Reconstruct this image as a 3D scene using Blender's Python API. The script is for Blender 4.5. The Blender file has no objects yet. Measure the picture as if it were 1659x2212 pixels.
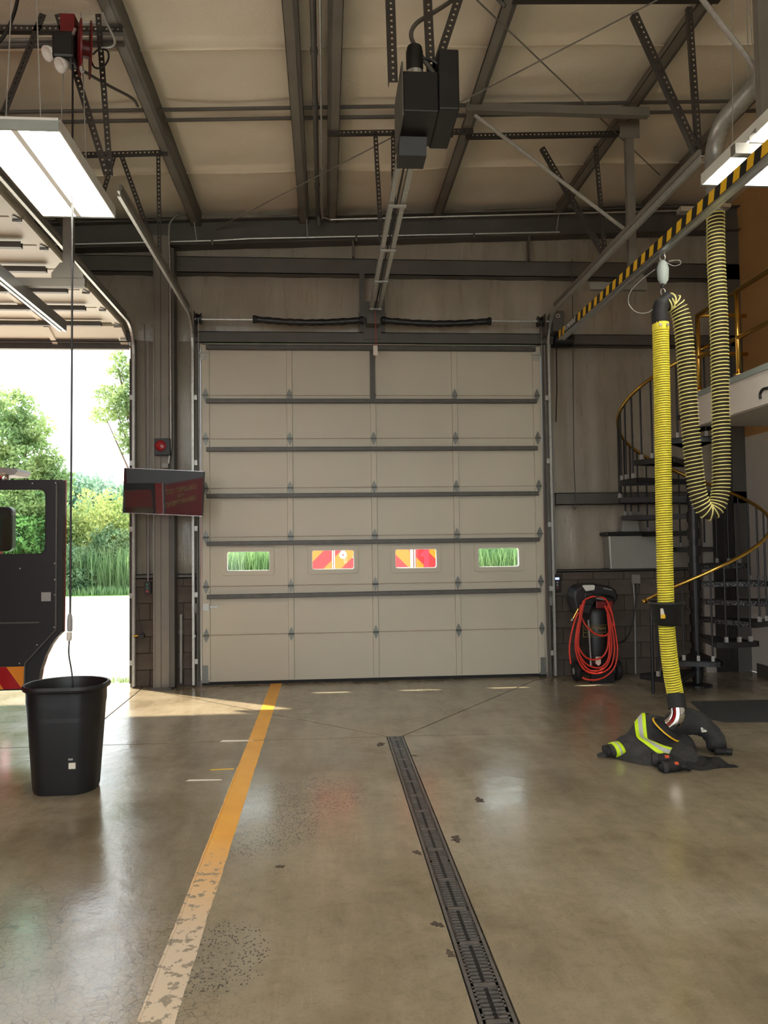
import bpy, math, random
from mathutils import Vector as V, Matrix
import numpy as np
random.seed(7)
PI = math.pi
sc = bpy.context.scene
COL = sc.collection

# ------------------------------------------------------------ camera, world, sun, exposure
W_, H_ = 1659, 2212
FPX, YAW, PITCH, ROLL = 1682.65, 0.0753141, 0.0412398, -0.0130472
CAM = V((0, -9.666, 1.681))
FW = V((math.sin(YAW)*math.cos(PITCH), math.cos(YAW)*math.cos(PITCH), math.sin(PITCH)))
_r = V((math.cos(YAW), -math.sin(YAW), 0)); _u = _r.cross(FW)
RT = math.cos(ROLL)*_r + math.sin(ROLL)*_u
UP = -math.sin(ROLL)*_r + math.cos(ROLL)*_u
cd = bpy.data.cameras.new('camera'); cam = bpy.data.objects.new('camera', cd); COL.objects.link(cam)
cam.matrix_world = Matrix(((RT.x, UP.x, -FW.x, CAM.x), (RT.y, UP.y, -FW.y, CAM.y), (RT.z, UP.z, -FW.z, CAM.z), (0, 0, 0, 1)))
cd.sensor_fit = 'HORIZONTAL'; cd.sensor_width = 36; cd.lens = FPX/W_*36; cd.clip_end = 400; cd.clip_start = 0.05
sc.camera = cam
def at(px, py, X=None, Y=None, Z=None):
    """the point on a real plane (X, Y or Z constant, in metres) seen at a pixel"""
    d = FW + RT*((px-W_/2)/FPX) + UP*((H_/2-py)/FPX)
    t = (X-CAM.x)/d.x if X is not None else (Y-CAM.y)/d.y if Y is not None else (Z-CAM.z)/d.z
    return CAM + d*t

sc.view_settings.view_transform = 'Standard'; sc.view_settings.look = 'None'
sc.view_settings.gamma = 1; sc.view_settings.use_curve_mapping = False
sc.view_settings.exposure = 0.42
try:      # light-path depth only
    sc.cycles.max_bounces = 6; sc.cycles.diffuse_bounces = 4; sc.cycles.glossy_bounces = 3; sc.cycles.transmission_bounces = 4; sc.cycles.transparent_max_bounces = 8
    sc.cycles.caustics_reflective = False; sc.cycles.caustics_refractive = False
except Exception: pass
wd = bpy.data.worlds.new('sky'); sc.world = wd; wd.use_nodes = True
_b = wd.node_tree.nodes['Background']
_b.inputs[0].default_value = (0.90, 0.96, 1.0, 1); _b.inputs[1].default_value = 3.4      # bright hazy sky
SUND = V((0.98, -0.71, -1.5)).normalized()
sl = bpy.data.lights.new('sun', 'SUN'); sl.energy = 10.0; sl.angle = 0.02; sl.color = (1.0, 0.87, 0.68)
so = bpy.data.objects.new('sun', sl); COL.objects.link(so); so.rotation_euler = SUND.to_track_quat('-Z', 'Y').to_euler()
LAMP = 32.0              # emission of the fluorescent tubes

# ------------------------------------------------------------ materials
def _nt(name):
    m = bpy.data.materials.new(name); m.use_nodes = True
    nt = m.node_tree; return m, nt, nt.nodes['Principled BSDF']
def node(nt, t, **kw):
    n = nt.nodes.new(t)
    for k, v in kw.items(): setattr(n, k, v)
    return n
def rgba(c): return (c[0], c[1], c[2], 1)
def srgb(r, g, b):
    f = lambda c: (c/255/12.92 if c/255 <= .04045 else ((c/255+.055)/1.055)**2.4)
    return (f(r), f(g), f(b))
def ramp(nt, fac, stops):
    r = node(nt, 'ShaderNodeValToRGB'); e = r.color_ramp.elements
    while len(e) < len(stops): e.new(.5)
    for el, (p, c) in zip(e, stops):
        el.position = p; el.color = rgba(c) if len(c) == 3 else c
    nt.links.new(fac, r.inputs[0]); return r.outputs[0]
def coords(nt, kind='Object', scale=(1, 1, 1)):
    t = node(nt, 'ShaderNodeTexCoord'); mp = node(nt, 'ShaderNodeMapping'); mp.inputs['Scale'].default_value = scale
    nt.links.new(t.outputs[kind], mp.inputs[0]); return mp.outputs[0]
def noise(nt, vec, scale, detail=4, rough=.55, dist=0):
    n = node(nt, 'ShaderNodeTexNoise'); n.inputs['Scale'].default_value = scale; n.inputs['Detail'].default_value = detail
    n.inputs['Roughness'].default_value = rough; n.inputs['Distortion'].default_value = dist
    nt.links.new(vec, n.inputs['Vector']); return n.outputs['Fac']
def mixc(nt, fac, a, b, mode='MIX'):
    m = node(nt, 'ShaderNodeMix', data_type='RGBA', blend_type=mode)
    for sock, val in ((m.inputs[0], fac), (m.inputs[6], a), (m.inputs[7], b)):
        if hasattr(val, 'is_linked') or hasattr(val, 'links'): nt.links.new(val, sock)
        elif isinstance(val, (tuple, list)): sock.default_value = rgba(val)
        else: sock.default_value = val
    return m.outputs[2]
def mth(nt, op, a, b=0.0):
    m = node(nt, 'ShaderNodeMath', operation=op)
    for s, v in ((m.inputs[0], a), (m.inputs[1], b)):
        if isinstance(v, (int, float)): s.default_value = v
        else: nt.links.new(v, s)
    return m.outputs[0]
def bump(nt, bsdf, h, strength=.3, dist=.01):
    b = node(nt, 'ShaderNodeBump'); b.inputs['Strength'].default_value = strength; b.inputs['Distance'].default_value = dist
    nt.links.new(h, b.inputs['Height']); nt.links.new(b.outputs[0], bsdf.inputs['Normal'])
def mat(name, col, rough=.6, metal=0, var=.12, vs=6.0, bmp=0, bs=40.0, coat=0, scale=(1, 1, 1)):
    m, nt, p = _nt(name)
    p.inputs['Roughness'].default_value = rough; p.inputs['Metallic'].default_value = metal
    if coat: p.inputs['Coat Weight'].default_value = coat
    if var:
        c = coords(nt, 'Object', scale); n = noise(nt, c, vs)
        lo = tuple(x*(1-var) for x in col); hi = tuple(min(1, x*(1+var)) for x in col)
        nt.links.new(ramp(nt, n, [(.3, lo), (.7, hi)]), p.inputs['Base Color'])
        if bmp: bump(nt, p, noise(nt, c, bs, 3), bmp, .004)
    else: p.inputs['Base Color'].default_value = rgba(col)
    return m
def emit(name, col, s):
    m, nt, p = _nt(name); p.inputs['Base Color'].default_value = rgba(col)
    p.inputs['Emission Color'].default_value = rgba(col); p.inputs['Emission Strength'].default_value = s; return m
def glassmat(name, tint=(1, 1, 1), gloss=.12, rough=.03):
    m = bpy.data.materials.new(name); m.use_nodes = True; nt = m.node_tree; nt.nodes.clear()
    o = node(nt, 'ShaderNodeOutputMaterial'); t = node(nt, 'ShaderNodeBsdfTransparent'); g = node(nt, 'ShaderNodeBsdfGlossy')
    t.inputs[0].default_value = rgba(tint); g.inputs['Roughness'].default_value = rough
    mx = node(nt, 'ShaderNodeMixShader'); mx.inputs[0].default_value = gloss
    nt.links.new(t.outputs[0], mx.inputs[1]); nt.links.new(g.outputs[0], mx.inputs[2]); nt.links.new(mx.outputs[0], o.inputs[0]); return m
def leafmat(name, a, b, vs=3.0):
    m, nt, p = _nt(name); p.inputs['Roughness'].default_value = .6
    n = noise(nt, coords(nt), vs, 2); c = ramp(nt, n, [(.35, a), (.65, b)]); nt.links.new(c, p.inputs['Base Color'])
    tr = node(nt, 'ShaderNodeBsdfTranslucent'); nt.links.new(c, tr.inputs[0])
    mx = node(nt, 'ShaderNodeMixShader'); mx.inputs[0].default_value = .5
    nt.links.new(p.outputs[0], mx.inputs[1]); nt.links.new(tr.outputs[0], mx.inputs[2])
    nt.links.new(mx.outputs[0], nt.nodes['Material Output'].inputs[0]); return m

M = {}
M['steel_dark'] = mat('painted_steel', srgb(86, 84, 80), .5, 0, .15, 3, .1, 60)
M['steel_mid'] = mat('grey_primer_steel', srgb(120, 116, 108), .5, 0, .12, 3)
M['black_perf'] = mat('dark_punched_angle', srgb(62, 58, 54), .5, .3, .12, 8)
M['galv'] = mat('galvanised_steel', srgb(178, 180, 176), .38, .45, .14, 26, .05, 120)
M['alu'] = mat('aluminium', srgb(200, 202, 204), .3, .9, .06, 20)
M['chrome'] = mat('polished_steel', srgb(225, 222, 216), .12, 1, .03, 20)
M['brass'] = mat('brass', srgb(214, 172, 84), .25, .95, .12, 12)
M['black'] = mat('black_plastic', srgb(22, 23, 25), .45, 0, .15, 10)
M['black_paint'] = mat('black_painted_steel', srgb(24, 24, 26), .42, .1, .15, 10)
M['rubber'] = mat('black_rubber', srgb(24, 24, 25), .7, 0, .1, 15)
M['white'] = mat('white_enamel', srgb(225, 226, 222), .4, 0, .05, 8)
M['greybox'] = mat('grey_box', srgb(150, 150, 148), .5, 0, .05, 10)
M['door'] = mat('cream_door_steel', srgb(197, 191, 174), .42, 0, .03, 1.2, .06, 180)
M['red'] = mat('red_paint', srgb(165, 22, 30), .25, 0, .08, 3, coat=.4)
M['redhose'] = mat('red_rubber_hose', srgb(222, 62, 48), .45, 0, .08, 14)
M['yellow'] = mat('safety_yellow', srgb(240, 190, 30), .5, 0, .05, 9)
M['hose_yellow'] = mat('hose_yellow', srgb(236, 224, 70), .45, 0, .08, 20)
M['hose_pale'] = mat('hose_pale_yellow', srgb(238, 230, 150), .45, 0, .06, 20)
M['hose_dark'] = mat('hose_fabric', srgb(46, 36, 24), .8, 0, .15, 30)
M['lime'] = mat('fluorescent_lime', srgb(205, 240, 30), .5, 0, .06, 20)
M['silver'] = mat('reflective_silver', srgb(190, 195, 195), .35, .2, .06, 30)
M['tan'] = mat('tan_drywall', srgb(206, 160, 104), .7, 0, .05, 2)
M['offwhite'] = mat('offwhite_drywall', srgb(222, 216, 208), .7, 0, .04, 2)
M['teal_trim'] = mat('grey_green_trim', srgb(150, 160, 156), .5, 0, .05, 4)
M['greywall'] = mat('grey_drywall', srgb(160, 154, 146), .7, 0, .05, 2)
M['paper'] = mat('paper', srgb(228, 222, 208), .8, 0, .04, 20)
M['lens'] = mat('red_signal_lens', srgb(150, 34, 38), .2, 0, .1, 30)
M['glass'] = glassmat('clear_glass', (.96, 1, .97), .015)
M['tint'] = glassmat('green_tinted_glass', (.74, .93, .82), .03)
M['tube'] = emit('fluorescent_tube', (1.0, .95, .85), LAMP)

# ------------------------------------------------------------ mesh building
class MB:
    def __init__(s): s.v = []; s.f = []
    def add(s, vs, fs):
        o = len(s.v); s.v += [tuple(x) for x in vs]; s.f += [tuple(i+o for i in f) for f in fs]; return s
    def box(s, x0, x1, y0, y1, z0, z1):
        return s.add([(x0, y0, z0), (x1, y0, z0), (x1, y1, z0), (x0, y1, z0), (x0, y0, z1), (x1, y0, z1), (x1, y1, z1), (x0, y1, z1)],
                     [(0, 3, 2, 1), (4, 5, 6, 7), (0, 1, 5, 4), (1, 2, 6, 5), (2, 3, 7, 6), (3, 0, 4, 7)])
    def cbox(s, c, d): return s.box(c[0]-d[0]/2, c[0]+d[0]/2, c[1]-d[1]/2, c[1]+d[1]/2, c[2]-d[2]/2, c[2]+d[2]/2)
    def obox(s, c, a, b, d):
        c, a, b, d = V(c), V(a), V(b), V(d)
        P = [c+a*i+b*j+d*k for k in (-1, 1) for i, j in ((-1, -1), (1, -1), (1, 1), (-1, 1))]
        return s.add(P, [(0, 3, 2, 1), (4, 5, 6, 7), (0, 1, 5, 4), (1, 2, 6, 5), (2, 3, 7, 6), (3, 0, 4, 7)])
    def bar(s, p0, p1, w, h, up=(0, 0, 1)):
        p0, p1 = V(p0), V(p1); t = (p1-p0); L = t.length; t.normalize(); u = V(up)
        sx = t.cross(u)
        if sx.length < 1e-4: sx = t.cross(V((1, 0, 0)))
        sx.normalize(); u = sx.cross(t)
        return s.obox((p0+p1)/2, sx*w/2, t*L/2, u*h/2)
    def sweep(s, pts, prof, up=(0, 0, 1), closed=True, caps=True):
        pts = [V(p) for p in pts]; n = len(pts); k = len(prof); o = len(s.v)
        t0 = (pts[1]-pts[0]).normalized(); u = V(up); sx = t0.cross(u)
        if sx.length < 1e-4: sx = t0.cross(V((1, 0, 0)))
        sx.normalize()
        for i, p in enumerate(pts):
            t = (pts[min(i+1, n-1)]-pts[max(i-1, 0)]).normalized()
            sx = (sx-t*sx.dot(t)).normalized(); uu = sx.cross(t)
            for a, b in prof: s.v.append(tuple(p+sx*a+uu*b))
        kk = k if closed else k-1
        for i in range(n-1):
            for j in range(kk):
                a = o+i*k+j; b = o+i*k+(j+1) % k; s.f.append((a, b, b+k, a+k))
        if caps and closed:
            s.f.append(tuple(o+j for j in range(k))[::-1]); s.f.append(tuple(o+(n-1)*k+j for j in range(k)))
        return s
    def tube(s, pts, r, n=10, caps=True):
        pts = [V(p) for p in pts]; m = len(pts); o = len(s.v); rs = r if isinstance(r, (list, tuple)) else [r]*m
        t0 = (pts[1]-pts[0]).normalized(); sx = t0.cross(V((.3, .2, 1)))
        if sx.length < 1e-4: sx = t0.cross(V((1, 0, 0)))
        sx.normalize()
        for i, p in enumerate(pts):
            t = (pts[min(i+1, m-1)]-pts[max(i-1, 0)])
            if t.length > 1e-9: t.normalize()
            else: t = t0
            sx = (sx-t*sx.dot(t)).normalized(); u = t.cross(sx)
            for j in range(n):
                a = 2*PI*j/n; s.v.append(tuple(p+sx*(rs[i]*math.cos(a))+u*(rs[i]*math.sin(a))))
        for i in range(m-1):
            for j in range(n):
                a = o+i*n+j; b = o+i*n+(j+1) % n; s.f.append((a, b, b+n, a+n))
        if caps:
            s.f.append(tuple(o+j for j in range(n))[::-1]); s.f.append(tuple(o+(m-1)*n+j for j in range(n)))
        return s
    def cyl(s, p0, p1, r, r1=None, n=12): return s.tube([p0, p1], [r, r if r1 is None else r1], n)
    def prism(s, poly, ext):
        e = V(ext); n = len(poly); o = len(s.v)
        s.v += [tuple(V(p)) for p in poly] + [tuple(V(p)+e) for p in poly]
        s.f.append(tuple(o+i for i in range(n))[::-1]); s.f.append(tuple(o+n+i for i in range(n)))
        for i in range(n):
            j = (i+1) % n; s.f.append((o+i, o+j, o+n+j, o+n+i))
        return s
    def lathe(s, prof, c, n=24, axis=(0, 0, 1), ex=(1, 0, 0), sx=1.0, sy=1.0):
        c = V(c); ax = V(axis).normalized(); e1 = V(ex); e1 = (e1-ax*e1.dot(ax)).normalized(); e2 = ax.cross(e1); o = len(s.v); k = len(prof)
        for j in range(n):
            a = 2*PI*j/n; d = e1*math.cos(a)*sx+e2*math.sin(a)*sy
            for r, z in prof: s.v.append(tuple(c+d*r+ax*z))
        for j in range(n):
            for i in range(k-1):
                a = o+j*k+i; b = o+((j+1) % n)*k+i; s.f.append((a, b, b+1, a+1))
        return s
    def ring(s, outer, inner, ext):
        """plate between two outlines with the same number of points"""
        e = V(ext); n = len(outer); o = len(s.v)
        for poly in (outer, inner): s.v += [tuple(V(p)) for p in poly] + [tuple(V(p)+e) for p in poly]
        for i in range(n):
            j = (i+1) % n; A, B, Cc, D = o+i, o+n+i, o+2*n+i, o+3*n+i; a, b, c, d = o+j, o+n+j, o+2*n+j, o+3*n+j
            s.f += [(A, a, b, B), (Cc, D, d, c), (A, Cc, c, a), (B, b, d, D)]
        return s
    def grid(s, fn, nu, nv):
        o = len(s.v)
        for j in range(nv+1):
            for i in range(nu+1): s.v.append(tuple(fn(i/nu, j/nv)))
        for j in range(nv):
            for i in range(nu):
                a = o+j*(nu+1)+i; s.f.append((a, a+1, a+nu+2, a+nu+1))
        return s
    def mesh(s, name, m=None, smooth=False):
        me = bpy.data.meshes.new(name); me.from_pydata(s.v, [], s.f); me.update()
        if m is not None: me.materials.append(M[m] if isinstance(m, str) else m)
        if smooth: me.polygons.foreach_set('use_smooth', [True]*len(me.polygons))
        return me
    def build(s, name, m, parent=None, smooth=False, bevel=0, auto=False):
        return link(name, s.mesh(name, m, smooth or auto), parent, bevel, auto)
def link(name, me, parent=None, bevel=0, auto=False):
    o = bpy.data.objects.new(name, me); COL.objects.link(o)
    if parent is not None:
        o.parent = parent; o.matrix_parent_inverse = parent.matrix_world.inverted() if parent.type != 'EMPTY' or True else None
    if bevel:
        b = o.modifiers.new('bevel', 'BEVEL'); b.width = bevel; b.segments = 2; b.limit_method = 'ANGLE'; b.angle_limit = .6
    if auto:
        try: me.set_sharp_from_angle(angle=.6)
        except Exception: pass
    return o
def place(name, me, loc, parent=None, rot=None):
    """an object that shares its mesh data with its like"""
    o = bpy.data.objects.new(name, me); COL.objects.link(o)
    from mathutils import Euler
    o.matrix_world = Matrix.Translation(V(loc)) @ (Euler(rot).to_matrix().to_4x4() if rot else Matrix.Identity(4))
    if parent is not None:
        o.parent = parent; o.matrix_parent_inverse = parent.matrix_world.inverted()
    return o
def thing(name, label, cat, loc=(0, 0, 0), group=None):
    o = bpy.data.objects.new(name, None); COL.objects.link(o); o.location = loc
    o.matrix_world = Matrix.Translation(V(loc)); o.empty_display_size = .1
    o['label'] = label; o['category'] = cat
    if group: o['group'] = group
    return o
def tag(o, label, cat, group=None, kind=None):
    o['label'] = label; o['category'] = cat
    if group: o['group'] = group
    if kind: o['kind'] = kind
    return o
def struct(o, label=None, cat=None):
    o['kind'] = 'structure'
    if label: o['label'] = label
    if cat: o['category'] = cat
    return o
def sroot(name, label, cat, loc=(0, 0, 0)):
    o = thing(name, label, cat, loc); o['kind'] = 'structure'; return o
def rrect(cx, cz, w, h, r, y, n=4):
    P = []
    for sx, sz, a0 in ((1, 1, 0), (-1, 1, 90), (-1, -1, 180), (1, -1, 270)):
        for k in range(n+1):
            a = math.radians(a0+90*k/n); P.append((cx+sx*(w/2-r)+r*math.cos(a), y, cz+sz*(h/2-r)+r*math.sin(a)))
    return P
def smooth_path(pts, n=8):
    """Catmull-Rom through points"""
    P = [V(p) for p in pts]; P = [P[0]*2-P[1]]+P+[P[-1]*2-P[-2]]; out = []
    for i in range(1, len(P)-2):
        for k in range(n):
            t = k/n; a, b, c, d = P[i-1], P[i], P[i+1], P[i+2]
            out.append(.5*((2*b)+(c-a)*t+(2*a-5*b+4*c-d)*t*t+(3*b-a-3*c+d)*t**3))
    out.append(P[-2]); return out
def text_mesh(s, size, name, m, loc, rot, parent=None, ext=.002, font_scale_x=1.0, align='CENTER'):
    cu = bpy.data.curves.new(name, 'FONT'); cu.body = s; cu.size = size; cu.extrude = ext; cu.align_x = align; cu.align_y = 'CENTER'
    tmp = bpy.data.objects.new('tmp', cu); COL.objects.link(tmp); bpy.context.view_layer.update()
    me = bpy.data.meshes.new_from_object(tmp); bpy.data.objects.remove(tmp); bpy.data.curves.remove(cu)
    me.name = name; me.materials.clear(); me.materials.append(M[m] if isinstance(m, str) else m)
    o = bpy.data.objects.new(name, me); COL.objects.link(o)
    o.matrix_world = Matrix.Translation(V(loc)) @ rot.to_4x4() @ Matrix.Diagonal((font_scale_x, 1, 1, 1))
    if parent is not None: o.parent = parent; o.matrix_parent_inverse = parent.matrix_world.inverted()
    return o
# ============================================================ STRUCTURE
XL, XR, YB, YF = -10.5, 5.42, -13.4, 0.30          # room extents (YF = outer face of the front wall)
DX0, DX1, DH = -1.515, 2.752, 4.18                  # closed door
OX0, OX1, OH = -6.66, -2.36, 4.18                   # open door of the next bay
def zp(X): return 5.72+.045*X                       # underside of the purlins (roof falls to the left)
PUR = [-9.2, -7.65, -6.1, -4.6, -3.07, -1.53, -.2, .09, 1.47, 3.02, 4.16]

# ---- floor: concrete slabs with saw-cut joints, drain channel left open
m, nt, p = _nt('sealed_concrete')
c = coords(nt)
n1 = noise(nt, c, .42, 3, .55, .4); n2 = noise(nt, c, 1.7, 6, .68, .5); n3 = noise(nt, c, 30, 1)
base = ramp(nt, n1, [(.25, srgb(126, 116, 98)), (.5, srgb(152, 141, 120)), (.75, srgb(168, 160, 144))])
st = ramp(nt, n2, [(.30, (0.74, .71, .64)), (.50, (.93, .92, .89)), (.72, (1.08, 1.08, 1.08))])
base = mixc(nt, .8, base, st, 'MULTIPLY')
cs = coords(nt, 'Object', (3.2, .5, 1)); n4 = noise(nt, cs, 2.0, 3, .6)
base = mixc(nt, .4, base, ramp(nt, n4, [(.36, (.70, .68, .63)), (.60, (1, 1, 1))]), 'MULTIPLY')
# worn pits along the yellow line (aggregate showing)
sep = node(nt, 'ShaderNodeSeparateXYZ'); tc = node(nt, 'ShaderNodeTexCoord'); nt.links.new(tc.outputs['Object'], sep.inputs[0])
def bell(nt, x, y, rx, ry):
    a = mth(nt, 'DIVIDE', mth(nt, 'SUBTRACT', sep.outputs[0], x), rx); b = mth(nt, 'DIVIDE', mth(nt, 'SUBTRACT', sep.outputs[1], y), ry)
    r = mth(nt, 'SQRT', mth(nt, 'ADD', mth(nt, 'MULTIPLY', a, a), mth(nt, 'MULTIPLY', b, b)))
    return mth(nt, 'MAXIMUM', mth(nt, 'SUBTRACT', 1.0, r), 0.0)
zone = mth(nt, 'ADD', mth(nt, 'ADD', bell(nt, -.42, -4.75, .5, .75), bell(nt, -.1, -4.3, .5, .5)), mth(nt, 'ADD', bell(nt, -.44, -6.35, .24, .36), bell(nt, -.42, -7.05, .2, .25)))
vo = node(nt, 'ShaderNodeTexVoronoi'); vo.inputs['Scale'].default_value = 58; nt.links.new(coords(nt, 'Object', (1.25, .8, 1)), vo.inputs['Vector'])
zone = mth(nt, 'MULTIPLY', zone, mth(nt, 'GREATER_THAN', sep.outputs[0], -.56))
thr = mth(nt, 'SUBTRACT', mth(nt, 'MULTIPLY', zone, mth(nt, 'MULTIPLY', n3, 2.3)), .03)
pit = mth(nt, 'LESS_THAN', vo.outputs['Distance'], mth(nt, 'MINIMUM', thr, .33))
base = mixc(nt, mth(nt, 'MULTIPLY', pit, .85), base, srgb(52, 47, 42))
base = mixc(nt, mth(nt, 'MULTIPLY', mth(nt, 'MINIMUM', zone, .5), .5), base, srgb(150, 146, 136))
nt.links.new(base, p.inputs['Base Color'])
rg = ramp(nt, n2, [(.3, (.13,)*3), (.7, (.27,)*3)])
nt.links.new(rg, p.inputs['Roughness'])
p.inputs['Specular IOR Level'].default_value = .6
n5 = noise(nt, c, 11, 4, .7, .6); n6 = noise(nt, c, 70, 2, .7)
fine = ramp(nt, mth(nt, 'ADD', mth(nt, 'MULTIPLY', n5, .6), mth(nt, 'MULTIPLY', n6, .4)), [(.36, (.80, .78, .74)), (.50, (1, 1, 1)), (.66, (1.10, 1.10, 1.10))])
base = mixc(nt, .75, base, fine, 'MULTIPLY')
scu = noise(nt, coords(nt, 'Object', (26, 2.2, 1)), 1.6, 3, .7, .5)
base = mixc(nt, .30, base, ramp(nt, scu, [(.58, (1, 1, 1)), (.70, (1.35, 1.33, 1.3))]), 'MULTIPLY')
drk = noise(nt, c, .9, 3, .6, .8); base = mixc(nt, .5, base, ramp(nt, drk, [(.34, (.62, .60, .54)), (.47, (1, 1, 1))]), 'MULTIPLY')
nt.links.new(base, p.inputs['Base Color'])
hgt = noise(nt, c, 7, 4, .7)
cr = node(nt, 'ShaderNodeTexVoronoi', feature='DISTANCE_TO_EDGE'); cr.inputs['Scale'].default_value = 26; nt.links.new(c, cr.inputs['Vector'])
czone = mth(nt, 'MINIMUM', mth(nt, 'MULTIPLY', bell(nt, -1.3, -6.9, 1.05, 1.5), 3.0), 1.0)
crack = mth(nt, 'MULTIPLY', mth(nt, 'LESS_THAN', cr.outputs['Distance'], .030), czone)
base = mixc(nt, mth(nt, 'MULTIPLY', crack, .55), base, srgb(58, 52, 46)); nt.links.new(base, p.inputs['Base Color'])
bump(nt, p, hgt, .15, .012)
M['concrete'] = m
M['joint'] = mat('joint_filler', srgb(52, 47, 40), .9, 0, .1, 20)
M['asphalt'] = mat('driveway_concrete', srgb(205, 200, 190), .8, 0, .06, 1.5)

floor = sroot('floor', 'worn sealed concrete floor with saw-cut joints', 'floor')
MB().box(XL, XR, YB, YF, -.30, -.12).build('sub_base', 'joint', floor)
for x0, x1, y0, y1 in ((XL, .51, YB, YF), (.666, XR, YB, YF), (.51, .666, -2.79, YF)): MB().box(x0, x1, y0, y1, -.12, -.006).build('joint_filler', 'joint', floor)
J = .0075
def slab(pts, top=0.0):
    P = [V((x, y, 0)) for x, y in pts]; cen = sum(P, V())/len(P)
    # pull every edge in by half a joint
    Q = []
    n = len(P)
    area = sum(P[i].x*P[(i+1) % n].y-P[(i+1) % n].x*P[i].y for i in range(n))
    if area < 0: P.reverse()
    for i in range(n):
        a, b, d = P[i-1], P[i], P[(i+1) % n]; e1 = (b-a).normalized(); e2 = (d-b).normalized()
        n1_ = V((-e1.y, e1.x, 0)); n2_ = V((-e2.y, e2.x, 0)); k = 1+n1_.dot(n2_); Q.append(b+(n1_+n2_)*(J/max(k, .3)))
    MB().prism([(q.x, q.y, -.05) for q in Q], (0, 0, .05+top)).build('slab', 'concrete', floor)
DRX0, DRX1, DRY = .520, .656, -2.80
E1 = (DRX0, DRY); E2 = (DRX1, DRY)
slab([(XL, YB), (DRX0, YB), E1, (-2.17, -2.785), (-6.2, -2.72), (XL, -2.66)])                  # front, left of the drain
slab([(DRX1, YB), (XR, YB), (XR, -3.05), E2])                                                   # front, right of the drain
slab([E2, (XR, -3.05), (XR, YF), (2.86, YF), (2.72, 0.0)])                                      # behind, right
slab([E1, E2, (2.72, 0.0), (2.86, YF), (-2.3, YF), (-2.2, -.10)])                              # in front of the door
slab([(-2.2, -.10), E1, (-2.17, -2.785)])
slab([(-2.2, -.10), (-2.17, -2.785), (-6.2, -2.72), (-6.6, YF), (-2.3, YF)])
slab([(-6.2, -2.72), (XL, -2.66), (XL, YF), (-6.6, YF)])

# yellow bay line, flaking towards the camera
m, nt, p = _nt('flaking_yellow_paint'); p.inputs['Roughness'].default_value = .42
c = coords(nt); sep = node(nt, 'ShaderNodeSeparateXYZ'); nt.links.new(c, sep.inputs[0])
fl = noise(nt, c, 16, 6, .7); wear = mth(nt, 'MULTIPLY', mth(nt, 'ADD', sep.outputs[1], 3.9), -.12)   # more wear nearer
wear = mth(nt, 'MINIMUM', mth(nt, 'MAXIMUM', wear, 0), .20)
gone = mth(nt, 'GREATER_THAN', mth(nt, 'ADD', mth(nt, 'MULTIPLY', fl, .8), wear), .645)
c2 = noise(nt, c, 2.5, 4); paint = ramp(nt, c2, [(.3, srgb(226, 158, 44)), (.7, srgb(240, 178, 60))])
far = node(nt, 'ShaderNodeMapRange'); nt.links.new(sep.outputs[1], far.inputs[0]); far.inputs[1].default_value = -6.2; far.inputs[2].default_value = -5.0
fade = mixc(nt, far.outputs[0], srgb(206, 188, 162), paint)
nt.links.new(mixc(nt, gone, fade, srgb(140, 126, 104)), p.inputs['Base Color']); bump(nt, p, mth(nt, 'SUBTRACT', 1, gone), .4, .002)
M['linepaint'] = m
def stripe(y0, y1):
    n = max(8, int(abs(y1-y0)*14)); L = []; R = []
    for i in range(n+1):
        y = y0+(y1-y0)*i/n; L.append((-.682+random.uniform(-.002, .002), y, 0)); R.append((-.548+random.uniform(-.002, .002), y, 0))
    MB().prism(L+R[::-1], (0, 0, .0016)).build('painted_line', 'linepaint', floor)
MB().sweep([(-.679+random.uniform(-.0015, .0015), -3.6-.05*k, .001) for k in range(150)], [(-.007, 0), (.007, 0), (.004, .003), (-.004, .003)]).build('paint_ridge', 'linepaint', floor)
stripe(-.02, -2.78); stripe(-2.80, -12.6)
for px0, px1, py, w in ((475, 548, 1601, .055), (402, 480, 1686, .035)):          # scraps of white tape
    a = at(px0, py, Z=0); b = at(px1, py-1, Z=0)
    MB().prism([(a.x, a.y-w/2, 0), (b.x, b.y-w/2+.01, 0), (b.x-.01, b.y+w/2, 0), ((a.x+b.x)/2, a.y+w*.28, 0), (a.x+.02, a.y+w/2, 0)], (0, 0, .0012)).build('tape_scrap', 'paper', floor)
a = at(455, 1663, Z=0); b = at(505, 1661, Z=0)
MB().prism([(a.x, a.y-.012, 0), (b.x, b.y-.01, 0), (b.x, b.y+.012, 0), (a.x, a.y+.01, 0)], (0, 0, .0012)).build('paint_scrap', 'yellow', floor)

# chipped concrete along the drain
M['chip'] = mat('broken_concrete', srgb(74, 64, 54), .9, 0, .35, 40, .6, 60)
for px, py, r in ((985, 1812, .05), (972, 1845, .04), (902, 1842, .035), (945, 1997, .035), (822, 1608, .06), (895, 1632, .03), (1035, 1728, .05), (605, 1872, .03), (880, 1660, .02), (972, 2060, .03), (1000, 2110, .028)):
    q = at(px, py, Z=0); P = []
    for k in range(22):
        a = 2*PI*k/22; rr = r*(.62+.22*math.sin(2*a+px)+.16*math.sin(5*a+py)+random.uniform(-.08, .08)); P.append((q.x+rr*math.cos(a)*1.0, q.y+rr*math.sin(a)*1.2, 0))
    if not (DRX0-.02 < q.x < DRX1+.02): MB().prism(P, (0, 0, .0012)).build('chipped_patch', 'chip', floor)

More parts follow.
